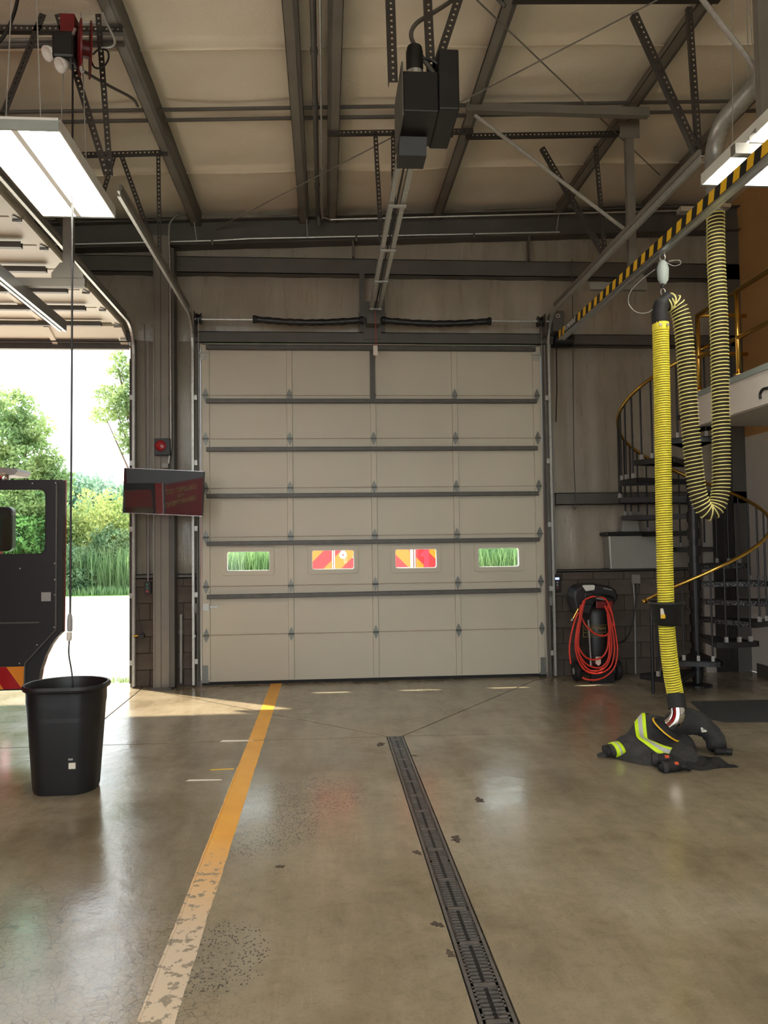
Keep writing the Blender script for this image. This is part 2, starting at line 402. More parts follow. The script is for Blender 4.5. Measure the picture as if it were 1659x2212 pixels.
# ---- driveway outside
drive = MB().box(-40, 40, YF, 18.6, -.25, -.02).build('driveway', 'asphalt'); struct(drive, 'pale sunlit concrete driveway outside the open door', 'driveway')
M['lawn'] = mat('lawn', srgb(110, 160, 60), .9, 0, .25, 3)
lawn = MB().grid(lambda u, v: (-60+120*u, 18.6+60*v, -.02+1.4*max(0, v-.03)**.8*1.2+.10*math.sin(u*90)*v), 60, 20).build('lawn', 'lawn', None, True)
struct(lawn, 'green verge rising beyond the driveway', 'lawn')

# ---- front wall: block base, insulated metal above
wall = sroot('wall_front', 'front wall of concrete blocks and sagging insulation with dark girts', 'wall')
m, nt, p = _nt('vinyl_faced_insulation'); c = coords(nt); cv = coords(nt, 'Object', (6, 6, .7))
n1 = noise(nt, c, 1.2, 4); n2 = noise(nt, cv, 2.2, 5, .6, .4)
base = ramp(nt, n1, [(.3, srgb(148, 140, 127)), (.7, srgb(166, 158, 144))])
base = mixc(nt, .30, base, ramp(nt, noise(nt, coords(nt, 'Object', (3, 3, .5)), 1.6, 4), [(.36, (.74, .72, .69)), (.62, (1, 1, 1))]), 'MULTIPLY')
nt.links.new(base, p.inputs['Base Color'])
nt.links.new(ramp(nt, n2, [(.35, (.24,)*3), (.7, (.46,)*3)]), p.inputs['Roughness'])
bump(nt, p, mth(nt, 'ADD', noise(nt, coords(nt, 'Object', (2.5, 2.5, .6)), 2.2, 4), mth(nt, 'MULTIPLY', noise(nt, c, 26, 4), .22)), .35, .03)
M['insul'] = m
m, nt, p = _nt('vinyl_faced_roof_insulation'); c = coords(nt); n1 = noise(nt, c, 1.1, 5, .6, .3); n2 = noise(nt, c, 55, 3)
base = ramp(nt, n1, [(.3, srgb(236, 226, 207)), (.55, srgb(244, 236, 219)), (.75, srgb(248, 242, 228))]); nt.links.new(base, p.inputs['Base Color'])
p.inputs['Roughness'].default_value = .48; bump(nt, p, mth(nt, 'ADD', n2, mth(nt, 'MULTIPLY', noise(nt, c, 5, 4), 1.2)), .25, .012)
M['roofins'] = m
M['siding'] = mat('metal_siding', srgb(170, 165, 155), .6, 0, .05, 2)
m, nt, p = _nt('concrete_block'); c = coords(nt, 'Object'); oi = node(nt, 'ShaderNodeObjectInfo'); n1 = noise(nt, c, 4, 4); n2 = noise(nt, c, 90, 3)
base = ramp(nt, n1, [(.3, srgb(78, 69, 62)), (.7, srgb(96, 86, 78))])
base = mixc(nt, .35, base, ramp(nt, oi.outputs['Random'], [(0, (.72,)*3), (1, (1.1,)*3)]), 'MULTIPLY')
nt.links.new(base, p.inputs['Base Color']); p.inputs['Roughness'].default_value = .85; bump(nt, p, n2, .5, .006); M['block'] = m
M['mortar'] = mat('mortar', srgb(56, 50, 44), .9, 0, .1, 30)
ZB = 1.30
TOPW = 6.6
for x0, x1, z0, z1 in ((XL-.2, OX0, 0, TOPW), (OX1, DX0, 0, TOPW), (DX1, XR+.2, 0, TOPW), (OX0, OX1, OH, TOPW), (DX0, DX1, DH, TOPW)):
    MB().box(x0, x1, .215, YF, z0, z1).build('siding_panel', 'siding', wall)
for x0, x1 in ((XL, OX0), (OX1+.03, DX0-.02), (DX1+.02, XR)):
    MB().box(x0, x1, .012, .215, 0, ZB-.012).build('mortar_bed', 'mortar', wall)
bm_ = {}
def block(x0, x1, z0, z1):
    k = (round(x1-x0, 3), round(z1-z0, 3))
    if k not in bm_:
        w, h = k; g = .005
        bm_[k] = MB().box(-w/2+g, w/2-g, 0, .2, -h/2+g, h/2-g).mesh('block', 'block')
    place('block', bm_[k], ((x0+x1)/2, random.uniform(-.002, .002), (z0+z1)/2), wall)
for xs, xe in ((OX1+.03, DX0-.02), (DX1+.02, XR), (XL, OX0)):
    for r in range(7):
        z0 = r*.2; z1 = min(z0+.2, ZB); off = .0 if r % 2 else .2
        x = xs-off
        while x < xe-.02:
            a, b = max(x, xs), min(x+.4, xe)
            if b-a > .03: block(a, b, z0, z1)
            x += .4
def insul(x0, x1, z0, z1, seed):
    rnd = random.Random(seed); ph = [rnd.uniform(0, 6) for _ in range(6)]; W = x1-x0; Hh = z1-z0
    ns = max(1, round(W/1.4))
    def fn(u, v):
        x = x0+W*u; z = z0+Hh*v; sw = math.sin(PI*((x-x0)/W*ns % 1))
        bul = .05*sw**.5*math.sin(PI*min(1, max(0, v)))**.4
        y = .15-bul-.010*math.sin(9*x+ph[0]+.6*math.sin(2*z+ph[1]))-.006*math.sin(23*x+ph[2]+1.1*z)
        return (x, y, z)
    MB().grid(fn, max(10, int(W*18)), max(8, int(Hh*6))).build('insulation_blanket', 'insul', wall, True)
for x0, x1 in ((XL, OX0), (OX1, DX0), (DX1, XR)): insul(x0, x1, ZB, 2.2, int(x0*10)+50); insul(x0, x1, 2.2, 4.25, int(x0*10)+60)
for x0, x1 in ((XL, -2.0), (-1.9, XR)): insul(x0, x1, 4.25, 5.15, int(x0*10)+70); insul(x0, x1, 5.15, zp(x0)+.3 if x0 < -3 else 6.05, int(x0*10)+80)
def cee(x0, x1, z0, z1, y0=-.02, y1=.14, name='girt', t=.008):
    b = MB(); b.box(x0, x1, y0, y0+t, z0, z1).box(x0, x1, y0, y1, z1-t, z1).box(x0, x1, y0, y1, z0, z0+t)
    return b.build(name, 'steel_dark', wall)
cee(-1.84, XR, 5.07, 5.27); cee(XL, -2.05, 5.07, 5.27)
cee(DX0-.06, DX1+.10, 4.19, 4.33, -.04); cee(DX1+.10, XR, 4.19, 4.33); cee(OX0, OX1, 4.19, 4.33, -.04)
cee(DX1+.16, XR, 2.15, 2.30); 
cee(DX1+.06, XR, ZB, ZB+.03, .0); cee(OX1+.06, DX0-.06, ZB, ZB+.05, .0)
# jambs beside the doors
for x0, x1, mt in ((OX1, OX1+.035, 'steel_mid'), (DX0-.055, DX0-.01, 'steel_dark'), (DX1+.01, DX1+.06, 'steel_dark'), (OX0-.03, OX0, 'steel_mid')):
    MB().box(x0, x1, -.02, .22, 0, 4.25).build('door_jamb', mt, wall)
# end-wall rafter under the purlins
for xa, xb in ((XL, XR),):
    b = MB()
    for dz0, dz1, y0, y1 in ((-.26, -.25, -.10, .10), (-.26, .06, -.006, .006), (.05, .06, -.10, .10)):
        b.prism([(xa, y0, zp(xa)+dz0), (xb, y0, zp(xb)+dz0), (xb, y0, zp(xb)+dz1), (xa, y0, zp(xa)+dz1)], (0, y1-y0, 0))
    b.build('rafter', 'steel_dark', wall)
# column between the two doors
cb = MB(); cb.box(-2.045, -1.86, -.215, -.203, .02, 5.45).box(-1.958, -1.948, -.203, -.02, .02, 5.45).box(-2.045, -1.86, -.02, -.008, .02, 5.45)
cb.build('column', 'steel_mid', wall)
MB().box(-1.862, -1.80, -.20, -.01, .02, 5.3).build('column_channel', 'steel_dark', wall)
MB().box(-2.07, -1.83, -.25, .0, 0, .02).build('base_plate', 'steel_dark', wall)
MB().tube([(-2.03, -.222, .02), (-2.03, -.222, 5.3)], .006, 6).build('corner_bead', 'steel_mid', wall)
MB().tube([(-1.955, -.218, .02), (-1.955, -.218, 5.3)], .004, 6).build('weld_line', 'steel_dark', wall)

# corner column at the right
MB().box(XR-.18, XR-.0, -.02, .15, 0, 5.9).build('corner_column', 'steel_dark', wall)

# ---- other walls
rw = sroot('wall_right', 'right wall, tan drywall above the mezzanine and pale grey below', 'wall')
MB().box(XR, XR+.15, YB, YF, 3.0, 6.6).build('upper_wall', 'tan', rw)
MB().box(XR, XR+.15, YB, YF, 0, 3.0).build('lower_wall', 'offwhite', rw)
bb = MB().box(XR-.015, XR, YB, -.15, 0, .12).build('baseboard_right', 'steel_dark'); struct(bb, 'dark baseboard along the right wall under the stairs', 'baseboard')
lw = MB().box(XL-.15, XL, YB, YF, 0, 6.6).build('wall_left', 'insul'); struct(lw, 'far left wall faced with insulation', 'wall')
bw = sroot('wall_back', 'unseen back wall with bay openings added to let daylight in', 'wall')
for x0, x1, z0, z1 in ((XL, -6.66, 0, 6.6), (-2.36, -1.52, 0, 6.6), (2.75, XR, 0, 6.6), (-6.66, -2.36, 4.2, 6.6), (-1.52, 2.75, 4.2, 6.6)):  # bay openings out of view, added so daylight enters from the rear
    MB().box(x0, x1, YB-.15, YB, z0, z1).build('wall_section', 'insul', bw)
back_drive = MB().box(-40, 40, -40, YB-.15, -.25, -.02).build('rear_apron', 'asphalt'); struct(back_drive, 'pale concrete apron behind the building', 'driveway')

# ---- ceiling
ceil = sroot('ceiling', 'ceiling of sagging tan insulation blankets between steel purlins', 'ceiling')
MB().prism([(XL-.2, YB-.2, zp(XL)+.26), (XR+.2, YB-.2, zp(XR)+.26), (XR+.2, YB-.2, zp(XR)+.36), (XL-.2, YB-.2, zp(XL)+.36)], (0, YF-YB+.2, 0)).build('roof_deck', 'siding', ceil)
edges = [XL]+PUR+[XR]
SE = [0.1, -1.05, -2.12, -3.2, -4.4, -5.6, -6.8, -8.0, -9.2, -10.4, -12, YB]
for i in range(len(edges)-1):
    xa, xb = edges[i], edges[i+1]
    if xb-xa < .05: continue
    rnd = random.Random(i*3+1); ph = rnd.uniform(0, 6); sags = [rnd.uniform(.6, 1.3) for _ in SE]
    def fn(u, v, xa=xa, xb=xb, ph=ph):
        x = xa+(xb-xa)*u; y = YF-.16+(YB-YF+.16)*v
        k = 0
        while k < len(SE)-2 and y < SE[k+1]: k += 1
        t = (SE[k]-y)/(SE[k]-SE[k+1]); t = min(1, max(0, t))
        s = math.sin(PI*u)**.6 if 0 < u < 1 else 0
        sag = .045*s*(.55+.9*t**4*sags[k])+.012*math.sin(PI*t)*s
        return (x, y-.10*s*(1 if t > .9 else .4), zp(x)+.19-sag-.004*math.sin(7*y+ph+3*u))
    w = xb-xa
    if xb > -4.7:
        for k_ in range(1, 8):
            v0 = (SE[k_]+.02-(YF-.16))/(YB-YF+.16); P_ = [V(fn(u_/24, v0)) for u_ in range(25)]
            b_ = MB()
            for q_ in P_: b_.v += [tuple(q_+V((0, 0, .01))), tuple(q_+V((0, -.012, -.022))), tuple(q_+V((0, -.02, -.022)))]
            for u_ in range(24): b_.f += [(3*u_, 3*u_+1, 3*u_+4, 3*u_+3), (3*u_+1, 3*u_+2, 3*u_+5, 3*u_+4)]
            b_.build('seam_tab', 'roofins', ceil, True)
    MB().grid(fn, max(4, int(w*12)), 150).build('insulation_blanket', 'roofins', ceil, True)
for x in PUR:
    z = zp(x); t = .005; s = 1 if x != .09 else -1
    b = MB(); y0, y1 = YB, .02
    b.box(x-.003, x+.003, y0, y1, z, z+.20); b.box(min(x, x-s*.085), max(x, x-s*.085), y0, y1, z, z+.006); b.box(min(x-s*.085, x-s*.08), max(x-s*.085, x-s*.08), y0, y1, z, z+.025)
    b.box(min(x, x+s*.085), max(x, x+s*.085), y0, y1, z+.192, z+.198)
    b.build('purlin', 'steel_mid', ceil)
    MB().box(x+.003*s, x+.03*s, y0, y1, z+.001, z+.19).build('purlin_web_shade', 'steel_dark', ceil)  # darker strip puts the shaded side of the web into the colour
# bridging pipes between the purlins, along the building
for yy, dz in ((-2.43, .10), (-2.25, .10)):
    MB().tube([(XL, yy, zp(XL)+dz), (XR-.1, yy, zp(XR)+dz)], .017, 8).build('bridging_pipe', 'steel_dark', ceil)
for a, b_, r in (((1420, 0), (465, 495), .007), ((1030, 0), (1425, 378), .007)):
    pa = at(*a, Z=5.78); pb = at(*b_, Y=-.05) if b_[0] < 800 else at(*b_, Z=5.84)
    if b_[0] < 800: pb = V((pb.x, -.05, pb.z))
    MB().tube([pa, pb], r, 6).build('brace_rod', 'steel_mid', ceil)
# ============================================================ OVERHEAD DOORS
SEAM = [4.18, 3.54, 3.0, 2.39, 1.79, 1.19, .60, .035]
M['hinge'] = mat('hinge_steel', srgb(120, 122, 118), .45, .6, .12, 30)
M['strut'] = mat('door_strut_steel', srgb(84, 82, 78), .45, .2, .12, 12)
M['seam'] = mat('rust_stain', srgb(150, 120, 96), .7, 0, .3, 14)
DWID = DX1-DX0
STX = [-1.455, -.429, .609, 1.639, 2.692]             # stile centres
def stile_mesh(h, w):
    a = .006
    return MB().prism([(-w/2, 0, -h/2+.012), (-w/2+a, -.022, -h/2+.012), (w/2-a, -.022, -h/2+.012), (w/2, 0, -h/2+.012)], (0, 0, h-.024)).mesh('stile', 'door')
def hinge_mesh():
    b = MB(); w, h = .030, .085
    for sgn in (1, -1):
        P = [(-w, -.024, sgn*.008), (-w*.9, -.024, sgn*.03), (-w*.45, -.024, sgn*.06), (0, -.024, sgn*h), (w*.45, -.024, sgn*.06), (w*.9, -.024, sgn*.03), (w, -.024, sgn*.008)]
        b.prism(P, (0, -.006, 0))
    b.cyl((-.036, -.034, 0), (.036, -.034, 0), .010, n=8)
    return b.mesh('hinge', 'hinge')
HM = hinge_mesh()
def strut_mesh(w):
    b = MB(); b.box(-w/2, w/2, -.05, -.044, -.026, .026).box(-w/2, w/2, -.05, 0, .020, .026).box(-w/2, w/2, -.05, 0, -.026, -.020)
    return b.mesh('strut', 'strut')
SM = strut_mesh(4.12)
d1 = sroot('door_1', 'closed cream sectional overhead door with four small windows', 'door')
WIN = [(-.946, 1.495), (.090, 1.497), (1.121, 1.496), (2.166, 1.496)]; WW, WH = .555, .272
_g = 0
for k in range(7):
    zt, zb = SEAM[k]-.002, SEAM[k+1]+.002; zc = (zt+zb)/2; h = zt-zb
    b = MB()
    if k != 4: b.box(DX0, DX1, 0, .05, zb, zt)
    else:
        z0, z1 = 1.496-WH/2, 1.496+WH/2; b.box(DX0, DX1, 0, .05, zb, z0).box(DX0, DX1, 0, .05, z1, zt); xs = DX0
        for wx, wz in WIN: b.box(xs, wx-WW/2, 0, .05, z0, z1); xs = wx+WW/2
        b.box(xs, DX1, 0, .05, z0, z1)
    sec = b.build('section', 'door', d1)
    MB().box(DX0+.01, DX1-.01, -.004, 0, zb+.004, zb+.022).build('lower_rail', 'door', sec)
    MB().box(DX0+.01, DX1-.01, -.003, 0, zt-.014, zt-.004).build('upper_rail', 'door', sec)
    for i, x in enumerate(STX):
        w = .074 if 0 < i < 4 else .10
        place('stile', stile_mesh(h, w), (x, 0, zc), sec)
        if k < 6: place('hinge', HM, (x, 0, zb-.002), sec)
    if k < 6:
        zz = [4.105, 3.462, 2.868, 2.296, 1.716, 1.072][k] if k else 4.125
    ST = [4.125, 3.462, 2.866, 2.294, 1.714, 1.074]
    if k < 6:
        s = place('strut', SM, ((DX0+DX1)/2, -.022, ST[k]), sec, (0, -.003 if k == 5 else 0, 0))
    if k < 6: MB().box(DX0+.04, DX1-.04, -.0045, -.0005, zb-.004, zb+.001).build('seam_line', 'seam', sec)
    if k == 4:
        for wx, wz in WIN:
            fr = MB().ring(rrect(wx, wz, WW+.075, WH+.075, .03, -.012), rrect(wx, wz, WW-.03, WH-.03, .028, -.012), (0, .012, 0)).build('window_frame', 'door', sec, False, .003)
            MB().ring(rrect(wx, wz, WW-.024, WH-.024, .028, -.006), rrect(wx, wz, WW-.046, WH-.046, .024, -.006), (0, .05, 0)).build('window_gasket', 'white', sec)
            MB().box(wx-WW/2+.012, wx+WW/2-.012, .022, .026, wz-WH/2+.012, wz+WH/2-.012).build('pane', 'glass', sec)
MB().box(DX0, DX1, .005, .045, 0, .036).build('bottom_seal', 'rubber', d1)
MB().box(DX0-.012, DX1+.012, .050, .058, 0, 4.2).box(0, 0.001, .05, .051, 0, .01).build('weather_strip', 'rubber', None) if False else None
for sx, x in ((1, DX0+.045), (-1, DX1-.05)):
    b = MB(); b.box(x-.035, x+.035, -.030, -.022, .05, .24).box(x-.045, x+.045, -.035, -.012, .03, .06)
    b.build('corner_bracket', 'hinge', d1)
    MB().box(x-.05, x+.03, -.03, -.012, 3.98, 4.06).cyl((x-.06*sx, -.03, 4.06), (x+.07*sx, -.03, 4.06), .008).build('top_roller_bracket', 'galv', d1)
b = MB(); b.box(-1.49, -1.42, -.03, -.012, .90, .985).box(-1.42, -1.31, -.022, -.012, .935, .955); b.build('slide_lock', 'galv', d1)
MB().box(.575, .635, -.05, -.014, 3.50, 4.17).build('operator_bracket_arm', 'strut', d1)
MB().box(DX0+.02, DX1-.02, -.018, 0, 4.150, 4.178).build('top_rail', 'strut', d1)

# ---- the open door, rolled up into the next bay
d2 = sroot('door_2', 'open overhead door of the next bay rolled up under the roof', 'door')
def door_section(L, W_):
    b = MB(); b.box(-W_/2, W_/2, 0, .05, -L/2, L/2); return b.mesh('section', 'door')
ow = OX1-OX0-.06
oxc = (OX1+OX0)/2
secm = door_section(.575, ow)
osm = strut_mesh(ow-.30)
path = [((0.06, 4.185), (-.30, 4.32))]
y = -.33
for k in range(6): path.append(((y, 4.345), (y-.585, 4.35))); y -= .60
for k, ((ya, za), (yb, zb)) in enumerate(path):
    a = math.atan2(zb-za, -(yb-ya)); rx = PI/2-a if True else 0
    L = math.hypot(yb-ya, zb-za)
    o = place('section', door_section(L, ow) if k == 0 else secm, (oxc, (ya+yb)/2, (za+zb)/2), d2, (PI/2-a, 0, 0))
    rot = o.matrix_world.to_3x3()
    def loc(x, yy, z): return V((oxc, (ya+yb)/2, (za+zb)/2)) + rot @ V((x, yy, z))
    for i in range(6):
        x = -ow/2+.05+(ow-.10)*i/5
        place('stile', stile_mesh(L, .10 if i in (0, 5) else .07), loc(x, 0, 0), o, (PI/2-a, 0, 0))
        if k: place('hinge', HM, loc(x, 0, -L/2-.005), o, (PI/2-a, 0, 0))
    if k: place('strut', osm, loc(-.05, -.022, -L/2+.10), o, (PI/2-a, 0, 0))
    MB().obox(loc(0, -.003, L/2-.02), rot @ V((ow/2-.02, 0, 0)), rot @ V((0, .003, 0)), rot @ V((0, 0, .012))).build('upper_rail', 'door', o)
MB().box(OX0+.04, OX1-.04, .03, .10, 4.12, 4.19).build('bottom_seal', 'strut', d2)
b = MB(); b.box(OX1-.10, OX1-.03, -.10, .02, 4.20, 4.30); b.build('corner_bracket', 'galv', d2)

# ---- tracks
TP = [(-.026, -.014), (.026, -.014), (.026, .014), (.018, .014), (.018, -.006), (-.018, -.006), (-.018, .014), (-.026, .014)]
def track(name, label, X, ztop, yend, face, ystart=-.075, rad=.36):
    t = thing(name, label, 'door track', (X, ystart, 0), 'overhead door tracks')
    pts = [(X, ystart, .02), (X, ystart, ztop-rad)]
    for k in range(1, 10):
        a = PI/2*k/9; pts.append((X, ystart-rad+rad*math.cos(a), ztop-rad+rad*math.sin(a)))
    pts.append((X, yend, ztop))
    pr = [(face*v, u) for u, v in TP]     # opening faces the door
    MB().sweep(pts, pr, (0, -1, 0)).build('rail', 'galv', t)
    # reinforcing angle along the flat run
    MB().box(X-face*.014-.012, X-face*.014+.012, yend, ystart-rad, ztop+.028, ztop+.07).build('angle', 'steel_mid', t)
    MB().box(X-face*.05-.003, X-face*.05+.003, ystart, ystart+.07, .05, ztop-rad-.05).build('wall_angle', 'steel_mid', t)
    for z in (.3, 1.1, 1.9, 2.7, 3.5): MB().box(min(X, X-face*.05), max(X, X-face*.05), ystart-.01, ystart+.03, z-.03, z+.03).build('track_bracket', 'galv', t)
    return t
track('door_track', 'galvanised curved track at the closed door, beside the compressor wall', DX1+.082, 4.53, -4.15, 1)
track('door_track', 'galvanised curved track at the closed door, beside the steel column', DX0-.082, 4.47, -3.50, -1)
track('door_track', 'galvanised curved track of the open door next to the block pier', OX1+.055, 4.37, -4.6, 1, -.07, .34)

# ---- torsion spring shaft over the closed door
ts = thing('torsion_spring_assembly', 'torsion springs in black sleeves on a shaft above the closed door', 'spring shaft', (.6, -.2, 4.43))
MB().tube([(-1.56, -.2, 4.43), (-.8, -.2, 4.43)], .013, 8).build('shaft', 'galv', ts); MB().tube([(2.0, -.2, 4.44), (2.84, -.2, 4.44)], .013, 8).build('shaft', 'galv', ts)
m, nt, p = _nt('black_spring_sleeve'); p.inputs['Base Color'].default_value = rgba(srgb(30, 32, 36)); p.inputs['Roughness'].default_value = .35
bump(nt, p, noise(nt, coords(nt, 'Object', (6, 1, 1)), 9, 4), .6, .01); M['sleeve'] = m
for x0, x1 in ((-.835, .47), (.74, 2.06)):
    P = []; rr = []
    for k in range(31):
        t = k/30; P.append((x0+(x1-x0)*t, -.2, 4.437-.035*math.sin(PI*t))); rr.append(.040+.004*math.sin(k*2.1)+.002*math.sin(k*5.3))
    s = MB().tube(P, rr, 14).build('spring_sleeve', 'sleeve', ts, True)
    for x in (x0, x1): MB().cyl((x-.02, -.2, 4.437), (x+.02, -.2, 4.437), .048, n=14).build('spring_cone', 'black_paint', s)
for x in (-1.50, 2.70):
    b = MB(); b.lathe([(.0, -.03), (.07, -.03), (.07, -.02), (.055, -.015), (.055, .015), (.07, .02), (.07, .03), (0, .03)], (x, -.2, 4.435), 16, (1, 0, 0), (0, 0, 1)).build('cable_drum', 'black_paint', ts)
    MB().box(x+.05 if x > 0 else x-.06, x+.06 if x > 0 else x-.05, -.27, -.02, 4.25, 4.52).build('end_bearing_plate', 'steel_dark', ts)
    MB().tube([(x, -.26, 4.42), (x+(.02 if x > 0 else -.02), -.04, .12)], .003, 5).build('lift_cable', 'galv', ts)
b = MB(); b.box(.50, .72, -.06, -.03, 4.24, 4.72).box(.53, .69, -.26, -.05, 4.38, 4.47); b.build('centre_bracket', 'steel_dark', ts)
MB().box(.455, .52, -.055, -.02, 4.33, 5.1).build('mounting_post', 'steel_dark', ts); MB().box(.70, .77, -.055, -.02, 4.33, 5.1).build('mounting_post', 'steel_dark', ts)
MB().box(.44, .78, -.10, -.03, 4.50, 4.56).build('mounting_plate', 'steel_dark', ts)
# electric side motor under the end of the shaft, at the right
mo = thing('door_motor', 'black round motor hung on the wall beside the spring shaft end', 'motor', (2.98, -.2, 4.2))
MB().cyl((2.90, -.17, 4.21), (3.12, -.17, 4.20), .085, n=18).build('housing', 'black_paint', mo, auto=True)
MB().box(2.85, 2.99, -.27, -.02, 4.30, 4.56).build('gearbox', 'steel_dark', mo, bevel=.01)
MB().ring([(2.91+.028*math.cos(2*PI*k/14), -.275, 4.49+.028*math.sin(2*PI*k/14)) for k in range(14)], [(2.91+.016*math.cos(2*PI*k/14), -.275, 4.49+.016*math.sin(2*PI*k/14)) for k in range(14)], (0, -.006, 0)).build('ring_washer', 'alu', mo)
MB().tube([(2.93, -.12, 4.15), (2.93, -.10, 3.6), (2.93, -.03, 3.2)], .008, 6).build('cable', 'black', mo)

# ---- trolley operator
op = thing('door_operator', 'black trolley door operator with motor under the roof above the closed door', 'door opener', (.72, -4.3, 4.6))
ra = MB()
for x in (.585, .685):
    ra.sweep([(x, -.24, 4.575), (x, -4.10, 4.60)], [(-.020, -.03), (.020, -.03), (.020, -.024), (-.014, -.024), (-.014, .024), (.020, .024), (.020, .03), (-.020, .03)])
ra.build('rail', 'galv', op)
MB().tube([(.635, -.3, 4.575), (.635, -4.1, 4.60)], .008, 6).build('drive_chain', 'black_paint', op)
for yy in (-.30, -1.3, -2.2, -3.2): MB().box(.56, .71, yy-.02, yy+.02, 4.535, 4.548).build('rail_spacer', 'galv', op)
oy0, oy1 = -4.52, -4.05
MB().box(.555, .80, oy0, oy1, 4.62, 4.90).build('gear_case', 'black_paint', op, bevel=.008)
MB().box(.545, .556, oy0-.02, oy1+.05, 4.58, 4.95).build('side_plate', 'steel_dark', op)
MB().box(.80, .94, oy0-.02, oy1+.05, 4.63, 5.05).build('control_box', 'black', op, bevel=.01)
MB().prism([(.56, oy1, 4.60), (.56, oy1+.10, 4.56), (.56, oy1+.10, 4.50), (.56, oy1-.10, 4.50), (.56, oy1-.14, 4.62)], (.20, 0, 0)).build('front_guard', 'black', op)
MB().cyl((.65, oy0+.1, 4.9), (.65, oy0+.1, 4.95), .062, n=16).build('motor_flange', 'alu', op)
MB().lathe([(.055, 0), (.06, .03), (.06, .14), (.05, .18), (.02, .2), (0, .2)], (.65, oy0+.1, 4.95), 18).build('motor', 'black', op, auto=True)
MB().tube(smooth_path([(.70, oy0+.08, 5.04), (.76, oy0+.06, 5.02), (.82, oy0+.06, 4.98)]), .01, 6).build('motor_cable', 'black', op)
for z, yy in ((4.80, -4.2), (4.70, -4.1)): MB().cyl((.93, yy, z), (.965, yy, z), .03, n=12).build('limit_knob', 'black', op)
for x in (.60, .70): MB().lathe([(0, 0), (.018, 0), (.018, .008), (0, .008)], (x, oy1+.06, 4.545), 10, (0, .5, -1)).build('bolt_head', 'alu', op)
c_ = [at(955, 170, Y=-4.45), at(935, 155, Y=-4.45), at(900, 105, Y=-4.4), at(888, 75, Y=-4.3), at(900, 50, Y=-4.2), at(935, 28, Y=-4.1), at(978, 0, Y=-4.0), at(1030, -40, Y=-3.95), V((1.40, -4.0, zp(1.4)-.03))]
MB().tube(smooth_path(c_), .016, 8).build('conduit', 'steel_dark', op, True)
# release cord with tag
rc = thing('release_cord', 'thin release cord with a small white tag hanging before the closed door', 'cord', (.62, -.25, 4.2))
q = at(811, 757, Y=-.30)
MB().tube([(q.x+.005, -.3, 4.52), (q.x+.01, -.3, q.z+.06)], .003, 5).build('cord', 'redhose', rc)
MB().box(q.x-.027, q.x+.027, -.303, -.297, q.z-.06, q.z+.06).build('paper_tag', 'paper', rc)
# ============================================================ HANGERS, LIGHTS, EXHAUST SYSTEM
def perf_bar(p0, p1, w=.04, nrm=(0, -1, 0), pitch=.042, hole=.015, flange=1):
    """punched angle: one leg has real holes"""
    p0, p1 = V(p0), V(p1); t = p1-p0; L = t.length; t.normalize(); n = V(nrm); n = (n-t*n.dot(t)).normalized(); s = t.cross(n)
    b = MB(); th = .0015; sw = (w-hole)/2
    for sg in (-1, 1): b.obox((p0+p1)/2+s*sg*(hole/2+sw/2), s*sw/2, t*L/2, n*th)
    N = int(L/pitch)
    for k in range(N+1):
        c0 = k*pitch; c1 = min(c0+pitch-hole, L)
        if c1 > c0: b.obox(p0+t*(c0+c1)/2, s*hole/2, t*(c1-c0)/2, n*th)
    b.obox((p0+p1)/2+s*flange*w/2-n*w/2, s*th, t*L/2, n*w/2)
    return b
def hanger(label, bars):
    pts = [p for a in bars for p in a[:2]]; top = max(pts, key=lambda p: p[2])
    h = thing('track_hanger', label, 'hanger bracket', top, 'punched steel hangers under the roof')
    for a in bars:
        perf_bar(a[0], a[1], a[2] if len(a) > 2 else .042, a[3] if len(a) > 3 else (0, -1, 0)).build(a[4] if len(a) > 4 else 'punched_angle', 'black_perf', h)
    return h
# right, near: carries the end of the right-hand track
Y = -4.08; zt = zp(2.3)-.02
hanger('punched hanger above the striped rail, carrying the end of the galvanised track', [
    ((1.44, Y, zp(1.47)-.02), (3.06, Y, zp(3.0)-.02), .045, (0, -1, 0), 'cross_angle'), (at(1372, 28, Y=Y), (2.86, Y, 4.58), .05), (at(1490, 14, Y=Y), (2.87, Y+.02, 4.58), .04)])
Y = -2.10
hanger('punched hanger midway along the galvanised track, above the spring shaft', [
    ((1.44, Y, zp(1.47)-.02), (3.02, Y, zp(3.0)-.02), .045, (0, -1, 0), 'cross_angle'), (at(1172, 318, Y=Y), (2.84, Y, 4.58), .045), (at(1288, 315, Y=Y), (2.86, Y+.02, 4.58), .035)])
Y = -3.75
hanger('punched hanger beside the red reel, carrying the end of the track', [
    ((-2.75, Y, zp(-2.6)-.0), (-1.50, Y, zp(-1.5)-.02), .045, (0, -1, 0), 'cross_angle'), (at(125, 30, Y=Y), (-1.62, Y, 4.50), .05), (at(212, 30, Y=Y), (-1.60, Y+.02, 4.50), .042), (at(93, 30, Y=Y), at(8, 245, Y=Y), .05)])
Y = -1.85
hanger('punched hanger behind the lit fixture, midway along the track', [
    (at(175, 333, Y=Y), at(362, 328, Y=Y), .042, (0, -1, 0), 'cross_angle'), (at(262, 335, Y=Y), (-1.62, Y, 4.50), .045), (at(342, 333, Y=Y), at(345, 560, Y=Y), .04), (at(247, 335, Y=Y), at(222, 420, Y=Y), .045)])
Y = -2.2
hanger('punched hanger midway along the door operator rail', [
    ((.06, Y, zp(.1)-.02), (1.50, Y, zp(1.47)-.02), .042, (0, -1, 0), 'cross_angle'), (at(811, 284, Y=Y), (.575, Y, 4.62), .04), (at(849, 284, Y=Y), (.70, Y, 4.62), .035)])
Y = -4.4
def upto(b_, t_, z): return b_+(t_-b_)*((z-b_.z)/(t_.z-b_.z))
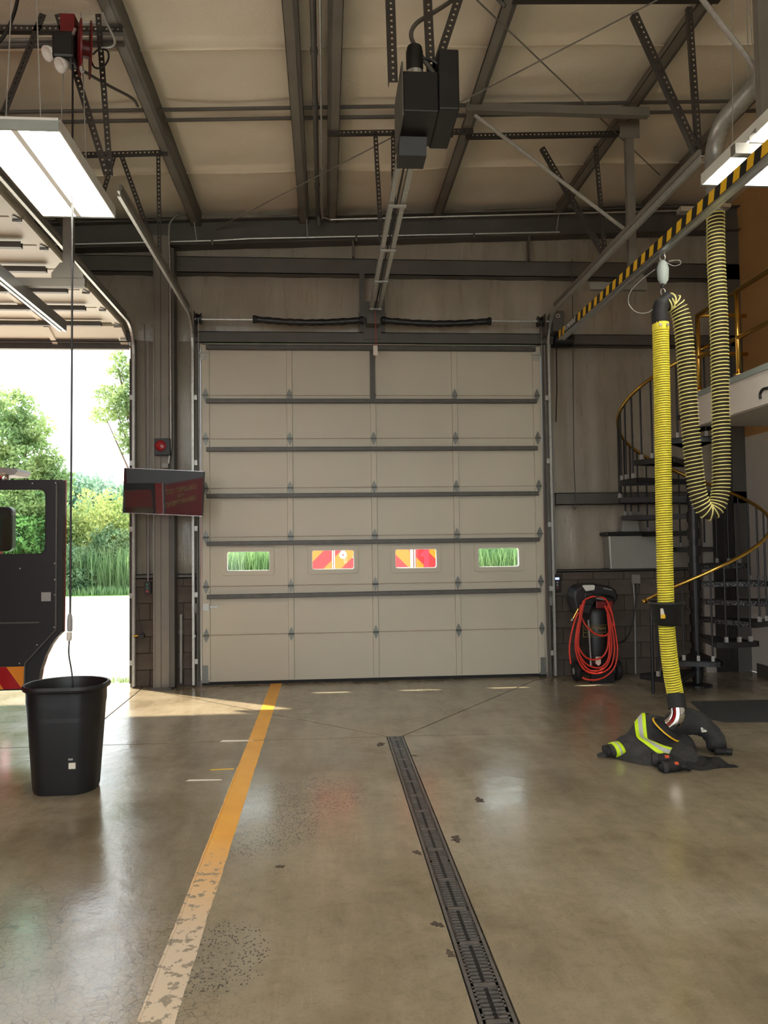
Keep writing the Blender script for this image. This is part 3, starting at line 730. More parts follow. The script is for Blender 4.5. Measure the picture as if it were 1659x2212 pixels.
_s = [(at(850, 178, Y=Y), at(842, -60, Y=Y), .062), (at(933, 165, Y=Y), at(922, -60, Y=Y), .055), (at(938, 160, Y=Y), at(1010, -60, Y=Y), .06)]
hs_ = hanger('three punched straps holding the black door operator to the roof', [(upto(b_, t_, zp(.9)-.02), b_, w_, (0, -1, 0), 'strap') for b_, t_, w_ in _s])
perf_bar((.06, Y+.01, zp(.1)-.02), (1.50, Y+.01, zp(1.47)-.02), .045).build('cross_angle', 'black_perf', hs_)

# ---- fluorescent fixtures
def fixture(label, x0, x1, y0, y1, z, group='fluorescent fixtures under the roof', chains=True):
    t = thing('fluorescent_fixture', label, 'light fixture', ((x0+x1)/2, (y0+y1)/2, z), group)
    w = x1-x0; xc = (x0+x1)/2
    b = MB()
    for s in (-1, 1):       # two troughs of reflectors
        xa = xc+s*w*.26
        prof = []
        for k in range(3):
            c0 = xa+(k-1)*w*.155
            prof += [(c0-w*.075, z+.01), (c0-w*.045, z+.055), (c0+w*.045, z+.055), (c0+w*.075, z+.01)]
        o = len(b.v)
        for yy in (y0, y1): b.v += [(px_, yy, pz_) for px_, pz_ in prof]
        n = len(prof); b.f += [(o+i, o+i+1, o+n+i+1, o+n+i) for i in range(n-1)]
    b.box(x0, x1, y0, y1, z+.058, z+.075)
    b.box(x0-.002, x0+.006, y0, y1, z-.004, z+.075).box(x1-.006, x1+.002, y0, y1, z-.004, z+.075)
    b.build('reflector', 'white', t)
    MB().box(xc-w*.035, xc+w*.035, y0, y1, z-.004, z+.05).build('ballast_channel', 'white', t)
    for yy in (y0, y1): MB().box(x0, x1, yy-.012, yy+.012, z-.006, z+.05).build('end_cap', 'teal_trim', t)
    for s in (-1, 1):
        for k in range(3):
            c0 = xc+s*w*.26+(k-1)*w*.155
            MB().tube([(c0, y0+.02, z+.025), (c0, y1-.02, z+.025)], .0125, 8).build('lamp_tube', 'tube', t)
    if chains:
        for yy in (y0+.15, y1-.15):
            for s in (-1, 1): MB().tube([(xc+s*w*.2, yy, z+.07), (xc+s*w*.1, yy, zp(xc)+.05)], .004, 5).build('suspension_wire', 'galv', t)
    return t
fixture('lit six-tube fluorescent fixture hanging near the red reel', -2.11, -1.575, -4.94, -3.69, 4.2)
fixture('lit fluorescent fixture hanging behind the black and yellow striped rail', 2.80, 3.33, -5.46, -4.20, 4.31)
REAR_FILL = [(-1.85, -8.2, 'above the gap between the parked engine and the camera'), (3.05, -9.0, 'at the rear end of the striped rail'), (-1.85, -11.8, 'nearest the rear wall in the middle bay'), (3.05, -12.3, 'nearest the rear wall beside the mezzanine'), (-5.6, -7.2, 'above the roof of the parked engine'), (-5.6, -11.2, 'behind the parked engine'), (-9.0, -4.0, 'over the empty bay along the far wall'), (-9.0, -10.0, 'over the empty bay near the rear wall')]  # fixtures out of view, added to raise the ambient light
for x, yy, wh in REAR_FILL:
    fixture('unseen added fluorescent fixture '+wh, x-.265, x+.265, yy-.63, yy+.63, 4.3, 'unseen fill fixtures added over the rear of the bays', False)

# ---- exhaust extraction: rail, posts, duct, hose
m, nt, p = _nt('black_yellow_hazard_tape'); c = coords(nt); sep = node(nt, 'ShaderNodeSeparateXYZ'); nt.links.new(c, sep.inputs[0])
M['hazard_black'] = mat('hazard_black', srgb(26, 26, 26), .45, 0, .1, 10)
def exhaust_rail(label, X, z0, y0, y1, word=False, group='striped exhaust rails'):
    t = thing('exhaust_rail', label, 'exhaust rail', (X, (y0+y1)/2, z0), group)
    MB().sweep([(X, y0, z0), (X, y1, z0)], [(-.035, 0), (-.012, 0), (-.012, .01), (.012, .01), (.012, 0), (.035, 0), (.035, .10), (-.035, .10)]).build('rail_profile', 'alu', t)
    y = y0-.02; k = 0; hp_ = .0826
    while y > y1:
        d = y0-y
        if word and .19 < d < .68:
            if k < 900:
                MB().box(X-.039, X-.035, y0-.65, y0-.225, z0+.018, z0+.098).build('name_plate', 'hazard_black', t)
                text_mesh('PLYMOVENT', .085, 'lettering', 'white', (X-.040, y0-.437, z0+.057), Matrix(((0, 0, -1), (-1, 0, 0), (0, 1, 0))), t, .001, .80)
                k = 1000
            y -= .01; continue
        w = hp_*(.8 if d < .19 else 1); sh = .022
        MB().prism([(X-.037, y, z0+.018), (X-.037, y-w, z0+.018), (X-.037, y-w-sh, z0+.098), (X-.037, y-sh, z0+.098)], (-.002, 0, 0)).build('stripe', 'yellow' if k % 2 == 0 else 'hazard_black', t)
        y -= w; k += 1
    MB().box(X-.036, X-.034, y1, y0, z0+.015, z0+.10).build('tape', 'hazard_black', t)
    return t
exhaust_rail('long black and yellow striped exhaust rail with hose hanging from it', 2.712, 3.985, -1.03, -7.2, True)
exhaust_rail('dark striped exhaust rail under the open door', -2.53, 3.79, -1.95, -6.5)
def hang_post(label, X, Y, zb, xarm, zt=None):
    t = thing('rail_support_post', label, 'support post', (X, Y, zb), 'rail support posts')
    zt = zt or zp(X)+.05
    MB().box(X-.04, X+.04, Y-.03, Y+.03, zb+.06, zt).build('post', 'steel_mid', t)
    MB().prism([(X-.13, Y-.035, zb+.02), (X+.13, Y-.035, zb+.02), (X+.13, Y-.035, zb+.06), (X+.06, Y-.035, zb+.15), (X-.06, Y-.035, zb+.15), (X-.13, Y-.035, zb+.06)], (0, .006, 0)).build('gusset', 'steel_mid', t)
    MB().box(min(xarm, X+.14), max(xarm, X+.14), Y-.03, Y+.03, zb-.05, zb+.02).build('arm', 'steel_mid', t)
    MB().box(X-.10, X+.10, Y-.036, Y-.03, zt-.22, zt).build('top_plate', 'steel_mid', t)
    return t
pr = hang_post('grey support post with a short arm over the striped rail', 3.06, -2.25, 4.21, 2.62)
MB().box(1.36, 3.12, -2.62, -2.55, zp(2.2)-.09, zp(2.2)-.01).build('cross_beam', 'steel_mid', pr)
MB().tube([(1.44, -2.58, zp(1.47)-.08), (3.04, -2.28, 4.72)], .018, 8).build('brace_tube', 'galv', pr)
pr2 = hang_post('grey support post above the fluorescent light at the spiral duct', at(1650, 200, Y=-4.9).x, -4.9, 4.22, 2.66)
MB().tube([at(1512, -8, Y=-4.7), at(1644, 163, Y=-4.8)], .018, 8).build('brace_tube', 'galv', pr2)
pl = hang_post('grey support post in front of the open door', -2.14, -3.0, 3.93, -2.56, 4.98)
MB().bar((-2.10, -3.0, 4.95), (-3.10, -3.0, 4.95), .05, .05).bar((-3.07, -3.0, 4.95), (-3.07, -3.0, zp(-3.07)+.05), .05, .05, (1, 0, 0)).build('cross_bar', 'steel_mid', pl)

# spiral duct
dc = thing('spiral_duct', 'galvanised spiral duct running under the roof down to the hose', 'duct', (3.21, -3.6, 4.4))
pth = [(3.22, -3.6, 4.36), (3.22, -3.6, 4.78)]
for k in range(1, 9):
    a = PI/2*k/8; pth.append((3.22, -3.6-.22+.22*math.cos(a), 4.78+.22*math.sin(a)+.04*k/8))
pth += [(3.24, -5.2, 5.10), (3.26, -11, 5.2)]
MB().tube(pth[:2], .072, 18).build('drop_pipe', 'galv', dc, auto=True); MB().tube(pth[1:], .072, 18).build('pipe', 'galv', dc, auto=True)
for z in (4.62, 4.8): MB().cyl((3.22, -3.6, z-.015), (3.22, -3.6, z+.015), .077, n=18).build('collar', 'galv', dc)
for yy in (-4.0, -4.35, -4.7, -5.05, -5.4): MB().cyl((3.228, yy-.008, 5.05-(yy+4)*.03), (3.228, yy+.008, 5.05-(yy+4)*.03), .0745, n=18).build('seam_band', 'galv', dc)
MB().box(3.02, 3.30, -3.70, -3.50, 4.37, 4.40).build('mounting_plate', 'alu', dc)
MB().box(2.88, 3.02, -3.70, -3.62, 4.33, 4.37).build('clamp_box', 'alu', dc)
hg = thing('duct_hanger_wires', 'twin thin wires with a hook holding the spiral duct to the roof', 'hanger wire', (3.2, -3.6, 5.8))
for s in (-1, 1): MB().tube([(3.22+s*.06, -4.25, 5.1), (3.22+s*.05, -4.25, zp(3.2)+.15)], .004, 5).build('wire', 'galv', hg)

# hose
Y0 = -3.66
def P3(px, py, Y=Y0): return at(px, py, Y=Y)
legA = smooth_path([P3(1427, 702), P3(1428, 760), P3(1431, 900), P3(1434, 1100), P3(1438, 1290), P3(1442, 1380), P3(1450, 1450), P3(1460, 1506)], 12)     # saddle to nozzle
legB = smooth_path([P3(1436, 658, -3.64), P3(1452, 652, -3.63), P3(1466, 668, -3.63), P3(1475, 705, -3.63), P3(1482, 780, -3.62), P3(1492, 930, -3.61), P3(1503, 1040, -3.6), P3(1511, 1078, -3.6), P3(1524, 1102, -3.6), P3(1540, 1103, -3.6), P3(1553, 1078, -3.6), P3(1558, 1030, -3.6), P3(1557, 900, -3.6), P3(1553, 700, -3.6), P3(1547, 560, -3.6), V((3.22, -3.6, 4.36))], 12)
def resample(P, ds):
    out = [P[0]]; acc = 0
    for a, b in zip(P, P[1:]):
        L = (b-a).length; d = ds-acc
        while d <= L: out.append(a+(b-a)*(d/L)); d += ds
        acc = L-(d-ds)
    return out
def coil(P, pitch, R, w, h, seg=20):
    """helical ridge of flattened section wound round a path"""
    pts = resample(P, pitch/seg); b = MB(); n = len(pts); sx = None; k = 4
    for i, p in enumerate(pts):
        t = (pts[min(i+1, n-1)]-pts[max(i-1, 0)]).normalized()
        if sx is None: sx = t.cross(V((0, 1, .1))).normalized()
        sx = (sx-t*sx.dot(t)).normalized(); u = t.cross(sx); a = 2*PI*i/seg
        d = sx*math.cos(a)+u*math.sin(a)
        for aa, rr in ((-w/2, R-h*.5), (-w*.35, R+h*.45), (w*.35, R+h*.45), (w/2, R-h*.5)): b.v.append(tuple(p+d*rr+t*aa))
    for i in range(n-1):
        for j in range(k-1): b.f.append((i*k+j, i*k+j+1, i*k+k+j+1, i*k+k+j))
    return b
hs = thing('exhaust_hose', 'yellow and black ribbed exhaust hose looping down from the duct to the floor', 'hose', P3(1460, 1506))
MB().tube(legA, .056, 16).build('hose_wall', 'hose_dark', hs, True)
coil(legA, .0190, .0605, .0150, .009).build('helical_rib', 'hose_yellow', hs, True)
MB().tube(legB, .0635, 18).build('hose_wall', 'hose_dark', hs, True)
coil(legB, .0300, .067, .0085, .014).build('helical_rib', 'hose_pale', hs, True)
# saddle that holds the top of the loop
q = P3(1424, 690); q2 = P3(1452, 643)
b = MB(); b.tube(smooth_path([P3(1426, 700), P3(1425, 678), P3(1430, 656), P3(1446, 641)], 6), [.064]*7+[.062]*6+[.05]*6, 16); b.build('saddle', 'rubber', hs, True)
MB().lathe([(.062, -.03), (.066, -.03), (.066, .03), (.062, .03)], P3(1427, 706), 18).build('clamp_band', 'hose_yellow', hs)
for sg in (-1, 1): MB().cbox(P3(1427, 706)+V((.03*sg, -.066, 0)), (.02, .008, .02)).build('buckle', 'alu', hs)
# catch funnel
fx = P3(1440, 1303)
fc = V((fx.x, Y0, fx.z))
MB().lathe([(.066, -.175), (.082, -.175), (.108, -.14), (.122, -.03), (.138, -.012), (.142, .0), (.136, .014), (.126, .004), (.112, -.03), (.10, -.13), (.066, -.165)], fc, 28).build('catch_funnel', 'black', hs, auto=True)
MB().cbox(fc+V((-.075, -.094, -.07)), (.035, .006, .075)).build('warning_label', 'paper', hs)
MB().cbox(fc+V((-.075, -.098, -.095)), (.034, .004, .03)).build('warning_label_band', 'yellow', hs)
# nozzle
MB().tube([P3(1459, 1500, -3.67), P3(1463, 1531, -3.71)], .070, 18).build('nozzle_cuff', 'rubber', hs, auto=True)
MB().tube(smooth_path([P3(1463, 1526, -3.71), P3(1464, 1543, -3.72), P3(1459, 1557, -3.715), P3(1446, 1569, -3.69)], 6), .056, 20).build('nozzle_elbow', 'chrome', hs, True)
nzb = P3(1444, 1571, -3.68); nax = V((-.55, .30, -.78)).normalized()
MB().lathe([(.050, -.02), (.060, -.005), (.088, .004), (.118, .016), (.124, .03), (.10, .03)], nzb, 28, nax).build('nozzle_cone', 'rubber', hs, auto=True)
MB().lathe([(.119, .020), (.129, .022), (.129, .030), (.119, .030)], nzb, 28, nax).build('nozzle_rim', 'yellow', hs)

# balancer
bl = thing('spring_balancer', 'grey-green spring balancer hooked under the striped rail holding the hose', 'balancer', P3(1432, 600))
MB().lathe([(0, -.10), (.02, -.10), (.045, -.06), (.05, .03), (.035, .08), (.012, .10), (0, .10)], P3(1432, 588), 14, (0, 0, 1), (1, 0, 0), 1.0, .6).build('case', 'teal_trim', bl, True, .002)
MB().cyl(P3(1431, 608), P3(1431, 622), .014, n=10).build('cable_stop', 'rubber', bl)
for a_, r_ in (((1431, 556), .022), ((1432, 630), .018)):
    c0 = P3(*a_); MB().tube([c0+V((r_*math.cos(2*PI*k/14), .0, 1.5*r_*math.sin(2*PI*k/14))) for k in range(15)], .004, 6).build('hook', 'galv', bl)
MB().cyl(P3(1430, 536), P3(1430, 548), .022, n=10).build('trolley', 'alu', bl)
MB().tube(smooth_path([P3(1438, 566), P3(1455, 574), P3(1470, 570), P3(1466, 562), P3(1445, 564)]), .003, 5).build('safety_cable', 'galv', bl)
MB().tube(smooth_path([P3(1415, 582), P3(1385, 605), P3(1362, 630), P3(1358, 655), P3(1375, 674), P3(1400, 675), P3(1418, 660)]), .003, 5).build('loop_cable', 'galv', bl)
# ============================================================ DRAIN GRATES
M['iron'] = mat('cast_iron', srgb(108, 104, 100), .38, .35, .2, 30)
ch = sroot('trench_drain', 'long trench drain channel set in the concrete floor', 'drain')
MB().box(DRX0, DRX1, YB, DRY, -.12, -.11).build('channel_bottom', 'black', ch)
for x0, x1 in ((DRX0, DRX0+.014), (DRX1-.014, DRX1)): MB().box(x0, x1, YB, DRY, -.11, -.001).build('edge_rail', 'iron', ch)
MB().box(DRX0, DRX1, DRY-.012, DRY, -.11, -.001).build('end_plate', 'iron', ch)
gx0, gx1 = DRX0+.016, DRX1-.016
def grate_mesh(L):
    b = MB(); z0, z1 = -.022, -.002; w = gx1-gx0; c = w*.16
    for a, bb in ((0, .009), (w-.009, w)): b.box(a, bb, 0, L, z0, z1)
    b.box(w/2-c/2, w/2+c/2, 0, L, z0, z1-.009)
    n = int(L/.026)
    for k in range(n+1):
        y = (L-.010)*k/n
        if k % 12 == 6: b.box(0, w, y-.008, y+.016, z0, z1)
        else: b.box(0, w/2-c/2, y, y+.010, z0, z1); b.box(w/2+c/2, w, y, y+.010, z0, z1)
    return b.mesh('drain_grate', 'iron')
ys = [DRY-.014, -3.69, -5.50, -6.83, -8.3, -9.8, -11.3]
nm = ['shortest slotted iron grate at the far end of the floor drain', 'second slotted iron grate from the far end of the floor drain', 'third slotted iron grate from the far end of the floor drain', 'slotted iron grate at the bottom edge of the picture', 'slotted iron grate behind the camera', 'slotted iron grate behind the camera', 'slotted iron grate behind the camera']
for k in range(4):
    L = ys[k]-ys[k+1]-.012
    o = place('drain_grate', grate_mesh(L), (gx0, ys[k]-L, 0)); MB().box(gx0+(gx1-gx0)*.43, gx0+(gx1-gx0)*.57, ys[k]-L, ys[k], -.011, -.0095).build('centre_strip', 'black', o); tag(o, nm[k], 'drain grate', 'drain grates')

# ============================================================ BIN, CORD, REEL
m, nt, p = _nt('black_bin_plastic'); p.inputs['Base Color'].default_value = rgba(srgb(26, 28, 31)); p.inputs['Roughness'].default_value = .42
bump(nt, p, noise(nt, coords(nt), 120, 3), .2, .003); M['binp'] = m
bc = V((-1.83, -3.97, 0)); bn = thing('waste_bin', 'tall black plastic bin standing before the open bay door', 'bin', bc)
def bin_outline(r, flat=.80):
    P = []
    for k in range(40):
        a = 2*PI*k/40; x = r*math.cos(a); y = r*math.sin(a)*.96
        y = max(y, -r*flat) if y < 0 else y
        x = max(-r*.97, min(r*.97, x)); P.append((x, y))
    return P
prof = [(.205, .012), (.215, .0), (.222, .02), (.262, .56), (.268, .60), (.268, .655), (.272, .672), (.290, .680), (.296, .695), (.288, .715), (.276, .712), (.262, .66), (.258, .5), (.212, .03), (.0, .028)]
b = MB(); k = len(prof)
for j in range(40):
    for r, z in prof:
        x, y = bin_outline(max(r, 1e-4))[j]; b.v.append((bc.x+x*1.0, bc.y+y, z*1.03))
for j in range(40):
    for i in range(k-1):
        a = j*k+i; c_ = ((j+1) % 40)*k+i; b.f.append((a, c_, c_+1, a+1))
b.f.append(tuple(j*k for j in range(40))[::-1])
b.build('body', 'binp', bn, auto=True)
q = at(155, 1655, Y=bc.y-.20); MB().cbox(V((q.x, bc.y-.192, q.z)), (.045, .01, .04)).build('sticker', 'paper', bn)
q = at(152, 1641, Y=bc.y-.20); MB().cbox(V((q.x, bc.y-.194, q.z)), (.03, .008, .012)).build('mark', 'greybox', bn)

CX, CY = -1.812, -3.95
dcord = thing('drop_cord', 'black drop cord hanging from the red reel with a connector above the bin', 'cord', (CX, CY, 1.2))
MB().tube([(CX, CY, 5.22), (CX+.002, CY, 3.0), (CX-.004, CY, 1.20)], .0075, 8).build('cord', 'black', dcord)
MB().lathe([(.0, -.065), (.016, -.065), (.019, -.05), (.019, .02), (.015, .05), (.008, .065), (0, .065)], (CX-.006, CY, 1.155), 12).build('connector', 'greybox', dcord)
MB().lathe([(0, -.03), (.015, -.03), (.02, -.01), (.018, .03), (0, .03)], (CX-.010, CY, 1.055), 12).build('plug', 'paper', dcord)
MB().tube(smooth_path([(CX-.010, CY, 1.03), (CX-.012, CY, .93), (CX+.004, CY, .83), (CX+.015, CY, .74), (CX+.02, CY, .60), (CX+.06, CY-.02, .45), (CX+.0, CY, .06)]), .006, 8).build('lower_cord', 'black', dcord)
rl = thing('cord_reel', 'dark red cord reel hung under the roof with black motor', 'cord reel', at(172, 100, Y=-3.95))
q = at(178, 105, Y=-3.95)
M['darkred'] = mat('dark_red_paint', srgb(110, 20, 26), .4, 0, .1, 8)
MB().lathe([(0, -.035), (.10, -.035), (.19, -.02), (.195, -.008), (.06, -.008), (.06, .05), (.195, .05), (.19, .06), (0, .06)], q, 22, (1, .35, 0), (0, 0, 1)).build('spool', 'darkred', rl, auto=True)
q2 = at(143, 108, Y=-3.95); MB().cbox(q2, (.16, .16, .20)).build('motor_block', 'black', rl, bevel=.02)
MB().cbox(at(150, 62, Y=-3.95), (.10, .10, .16)).build('bracket', 'darkred', rl)
MB().cyl(at(163, 62, Y=-4.03), at(158, 75, Y=-4.03), .012, n=8).build('bolt', 'alu', rl)
MB().cyl(at(176, 145, Y=-4.02), at(178, 155, Y=-4.02), .016, n=8).build('guide_roller', 'alu', rl)
fl_ = thing('flood_light', 'twin white flood light heads next to the red reel', 'flood light', at(120, 125, Y=-3.95))
for px, py in ((108, 115), (135, 140)):
    q = at(px, py, Y=-3.98); MB().lathe([(0, .06), (.03, .05), (.05, .0), (.055, -.03), (.045, -.03), (.02, -.005), (0, -.005)], q, 16, (.5, .6, .55)).build('lamp_head', 'white', fl_, True)
MB().tube([at(108, 110, Y=-3.93), at(125, 125, Y=-3.93), at(135, 135, Y=-3.93)], .012, 6).build('arm', 'greybox', fl_)
# conduits and pipes above the reel
cn = thing('roof_pipes', 'galvanised pipes running crosswise behind the red reel', 'pipe', at(0, 50, Y=-3.6))
for ya, yb, r in ((51, 50, .016), (88, 84, .016), (99, 95, .022)):
    MB().tube([at(-40, ya, Y=-3.55), at(252 if r < .02 else 268, yb, Y=-3.55)], r, 8).build('pipe', 'galv' if r < .02 else 'steel_dark', cn)
MB().tube(smooth_path([at(217, 0, Y=-3.9), at(226, 40, Y=-3.9), at(238, 65, Y=-3.9), at(248, 90, Y=-3.9), at(240, 102, Y=-3.9), at(218, 104, Y=-3.9)]), .010, 6).build('flex_conduit', 'galv', cn, True)
MB().tube(smooth_path([at(200, 118, Y=-3.9), at(215, 106, Y=-3.9), at(232, 110, Y=-3.9), at(234, 128, Y=-3.9), at(222, 145, Y=-3.9), at(205, 146, Y=-3.9), at(196, 130, Y=-3.9)]), .007, 6).build('cable_loop', 'black', cn, True)
MB().tube(smooth_path([at(182, 155, Y=-3.6), at(235, 185, Y=-3.3), at(285, 212, Y=-3.0), at(298, 230, Y=-2.9)]), .012, 6).build('conduit', 'steel_dark', cn, True)
MB().tube(smooth_path([at(40, -10, Y=-4.2), at(30, 30, Y=-4.2), at(10, 75, Y=-4.2), at(-20, 110, Y=-4.2)]), .012, 6).build('cable', 'black', cn, True)

# pipes in the ridge gap
rp = thing('gas_pipe', 'dark pipe and bright conduit running between the twin ridge purlins', 'pipe', (-.02, -2, 5.7))
pa = at(703, 458, Y=-.2)
MB().tube([(-.055, -9, zp(0)+.02), (-.055, -.35, zp(0)+.02), (-.05, -.22, zp(0)-.0), (-.04, -.17, zp(0)-.1)], .026, 10).build('pipe', 'steel_dark', rp)
for yy in (-1.0, -2.6, -3.4, -4.6): MB().cyl((-.055, yy-.03, zp(0)+.02), (-.055, yy+.03, zp(0)+.02), .033, n=10).build('coupling', 'steel_dark', rp)
MB().tube(smooth_path([(.0, -8, zp(0)-.015), (0, -3, zp(0)-.015), (0, -.4, zp(0)-.015), (.01, -.25, zp(0)-.02), (.10, -.16, zp(.1)-.02)], 6)+[V((4.9, -.16, zp(4.9)-.02))], .011, 6).build('conduit', 'galv', rp)
wc = thing('wall_conduit', 'bright thin conduit running along the rafter above both doors', 'conduit', (0, -.13, 5.46))
MB().tube([(-3.6, -.13, 5.33), (-1.3, -.13, 5.43), (-.9, -.13, 5.46), (3.0, -.13, 5.61)], .010, 6).build('conduit', 'galv', wc)
for x in (-1.35, .42, 1.9): MB().cbox((x, -.12, 5.44+.045*(x+.5)), (.03, .04, .07)).build('clip', 'steel_dark', wc)
for x, px in ((.38, 0), (2.62, 0)): MB().box(x-.012, x+.012, -.09, -.02, 5.27, 5.47+.04*x).build('bracket', 'steel_dark', wc)
for px0, py0, px1, py1, lb in ((662, 478, 664, 514, 'thin bright rod hanging at the end of the ridge purlin'), (418, 485, 425, 518, 'thin bright rod hanging at the purlin end near the column'), (1208, 470, 1202, 498, 'thin bright rod hanging at the purlin end above the closed door')):
    o = MB().tube([at(px0, py0-14, Y=-.14), at(px1, py1, Y=-.14)], .007, 6).build('hanging_rod', 'galv'); tag(o, lb, 'rod', 'short rods at the purlin ends')

# ============================================================ ON THE PIER BETWEEN THE DOORS
rd = thing('signal_light', 'black box signal with round red lens on the steel column', 'signal light', (-1.94, -.26, 2.9))
q = at(350, 965, Y=-.30)
MB().box(q.x-.095, q.x+.095, -.30, -.216, q.z-.10, q.z+.10).build('housing', 'black', rd, bevel=.008)
q3 = at(347, 963, Y=-.30)
MB().lathe([(0, .018), (.04, .014), (.062, .004), (.066, 0)], (q3.x, -.30, q3.z), 22, (0, -1, 0)).build('lens', 'lens', rd, True)
MB().lathe([(.066, 0), (.076, 0), (.076, .012), (.066, .012)], (q3.x, -.30, q3.z), 22, (0, -1, 0)).build('lens_ring', 'black_paint', rd)
cx = at(367, 700, Y=-.24)
cd_ = thing('column_conduit', 'bright metal conduit running up the steel column above the television', 'conduit', (cx.x, -.24, 3))
MB().tube(smooth_path([at(364, 1003, Y=-.26), at(366, 985, Y=-.26), at(369, 960, Y=-.25), at(369, 900, Y=-.24), at(367, 600, Y=-.24), at(365, 500, Y=-.24), at(370, 478, Y=-.2), at(388, 460, Y=-.1)], 6), .011, 8).build('conduit', 'galv', cd_, True)
for py in (560, 760, 860): MB().cbox(at(367, py, Y=-.235), (.035, .02, .02)).build('clamp', 'steel_dark', cd_)
MB().cbox(at(357, 1006, Y=-.28), (.07, .05, .05)).build('outlet_box', 'greybox', cd_)
MB().lathe([(0, 0), (.018, 0), (.018, .04), (0, .04)], at(345, 1006, Y=-.30), 10, (-1, 0, 0)).build('knob', 'black', cd_)

# television
TVC = at(352.8, 1063, Y=-.62); tvn = None
def tv_frame():
    top = V((at(440, 1018, Y=-.60)-at(267, 1009.5, Y=-.60)).normalized())
    return top
tx = tv_frame(); ya_ = math.radians(TVYAW) if 'TVYAW' in globals() else 0
tilt = math.radians(4.0)
tn = V((0.0, -1, 0)); up0 = V((0, 0, 1)); 
tx = V((tx.x, math.tan(math.radians(-4.0)), tx.z)).normalized()         # screen turned a little
tu = (up0-tx*up0.dot(tx)).normalized(); tn = tx.cross(tu)
tu = (tu*math.cos(tilt)+tn*(math.sin(tilt)*1)).normalized(); tn = tx.cross(tu)
tvw, tvh = .915, .515
tv = thing('television', 'flat black television tilted on a bracket on the steel column', 'television', TVC)
m, nt, p = _nt('television_screen'); p.inputs['Base Color'].default_value = rgba((.012, .012, .014)); p.inputs['Roughness'].default_value = .035; p.inputs['IOR'].default_value = 2.3; M['screen'] = m
M['engine_red'] = mat('fire_engine_red', srgb(178, 24, 30), .6, 0, .06, 3); M['engine_red'].node_tree.nodes['Principled BSDF'].inputs['Specular IOR Level'].default_value = .15
MB().obox(TVC+tn*-.02, tx*tvw/2, tu*tvh/2, tn*.022).build('case', 'black', tv, bevel=.004)
MB().obox(TVC+tn*.003, tx*(tvw/2-.008), tu*(tvh/2-.008), tn*.0015).build('screen', 'screen', tv)
for sg in (1, -1): MB().obox(TVC+tu*sg*(tvh/2-.002)+tn*.0, tx*tvw/2, tu*.003, tn*.006).build('bezel', 'alu', tv)
MB().bar(TVC-tn*.04, V((TVC.x+.01, -.21, TVC.z)), .06, .06).build('wall_arm', 'black_paint', tv)
MB().obox(TVC-tn*.05, tx*.18, tu*.14, tn*.012).build('mount_plate', 'black_paint', tv)

def wallbox(name, label, cat, px0, py0, px1, py1, d=.06, m_='greybox', Y=0.0):
    a = at(px0, py0, Y=Y-d); b_ = at(px1, py1, Y=Y-d); t = thing(name, label, cat, ((a.x+b_.x)/2, Y, b_.z))
    MB().box(min(a.x, b_.x), max(a.x, b_.x), Y-d, Y, min(a.z, b_.z), max(a.z, b_.z)).build('case', m_, t, bevel=.006)
    return t, (a+b_)/2, abs(b_.x-a.x), abs(a.z-b_.z)
t, c_, w, h = wallbox('push_button_station', 'black three-button door station on the block pier', 'door control', 311.5, 1257, 325.5, 1283, .06, 'black')
M['grn'] = mat('green_button', srgb(52, 92, 74), .4, 0, .05, 9); M['redb'] = mat('red_button', srgb(150, 60, 52), .4, 0, .05, 9)
for k, mm in enumerate(('grn', 'grn', 'redb')): MB().cyl((c_.x, c_.y, c_.z+h*(.28-.28*k)), (c_.x, c_.y-.012, c_.z+h*(.28-.28*k)), .018, n=12).build('button', mm, t)
MB().tube([(c_.x, -.02, c_.z+h/2), (c_.x, -.02, 4.2)], .010, 8).build('conduit', 'greybox', t)
t, c_, w, h = wallbox('junction_box', 'small grey switch box low on the block pier beside the closed door', 'switch box', 414, 1303, 425, 1324, .05, 'greybox')
MB().tube([(c_.x, -.02, c_.z+h/2), (c_.x, -.02, 4.2)], .009, 8).build('conduit', 'greybox', t)
MB().tube(smooth_path([(c_.x, -.02, c_.z-h/2), at(421, 1335, Y=-.03), at(416, 1352, Y=-.04), at(419, 1368, Y=-.05)]), .004, 5).build('lead', 'black', t)
MB().cbox(at(419.5, 1371, Y=-.06), (.05, .06, .04)).build('photo_eye', 'black', t)
q = at(421, 1374, Y=-.09); MB().cyl(q, q+V((0, -.012, 0)), .012, n=10).build('eye_lens', 'galv', t)
t = thing('pipe_stub', 'short upright grey pipe at the foot of the block pier', 'pipe', at(390, 1478, Y=-.05))
MB().tube([at(391, 1475, Y=-.06), at(391, 1327, Y=-.06)], .016, 10).build('pipe', 'greybox', t); MB().cyl(at(391, 1362, Y=-.06), at(391, 1368, Y=-.06), .022, n=10).build('coupling', 'greybox', t)
t = thing('photo_eye_sensor', 'brass photo-eye sensor on the jamb of the open door', 'sensor', at(300, 1374, Y=-.06))
MB().cyl(at(287, 1375, Y=-.10), at(300, 1373, Y=-.06), .014, n=10).build('barrel', 'brass', t); MB().cbox(at(306, 1374, Y=-.05), (.07, .06, .05)).build('body', 'black', t, bevel=.008)
MB().tube(smooth_path([at(308, 1370, Y=-.04), at(302, 1345, Y=-.03), at(298, 1310, Y=-.03), at(296, 1280, Y=-.03)]), .004, 5).build('lead', 'black', t)
t = thing('pier_conduits', 'thin vertical conduits on the insulated pier between the doors', 'conduit', (-2.0, 0, 3))
for px, r in ((318, .007),): MB().tube([at(px, 1250, Y=.03), at(px-6, 700, Y=.03)], r, 6).build('conduit', 'steel_mid', t)
b = MB(); 
for py in (742, 738, 734): b.tube(smooth_path([at(305, py+5, Y=-.05), at(318, py-2, Y=-.06), at(330, py-4, Y=-.05)]), .003, 5)
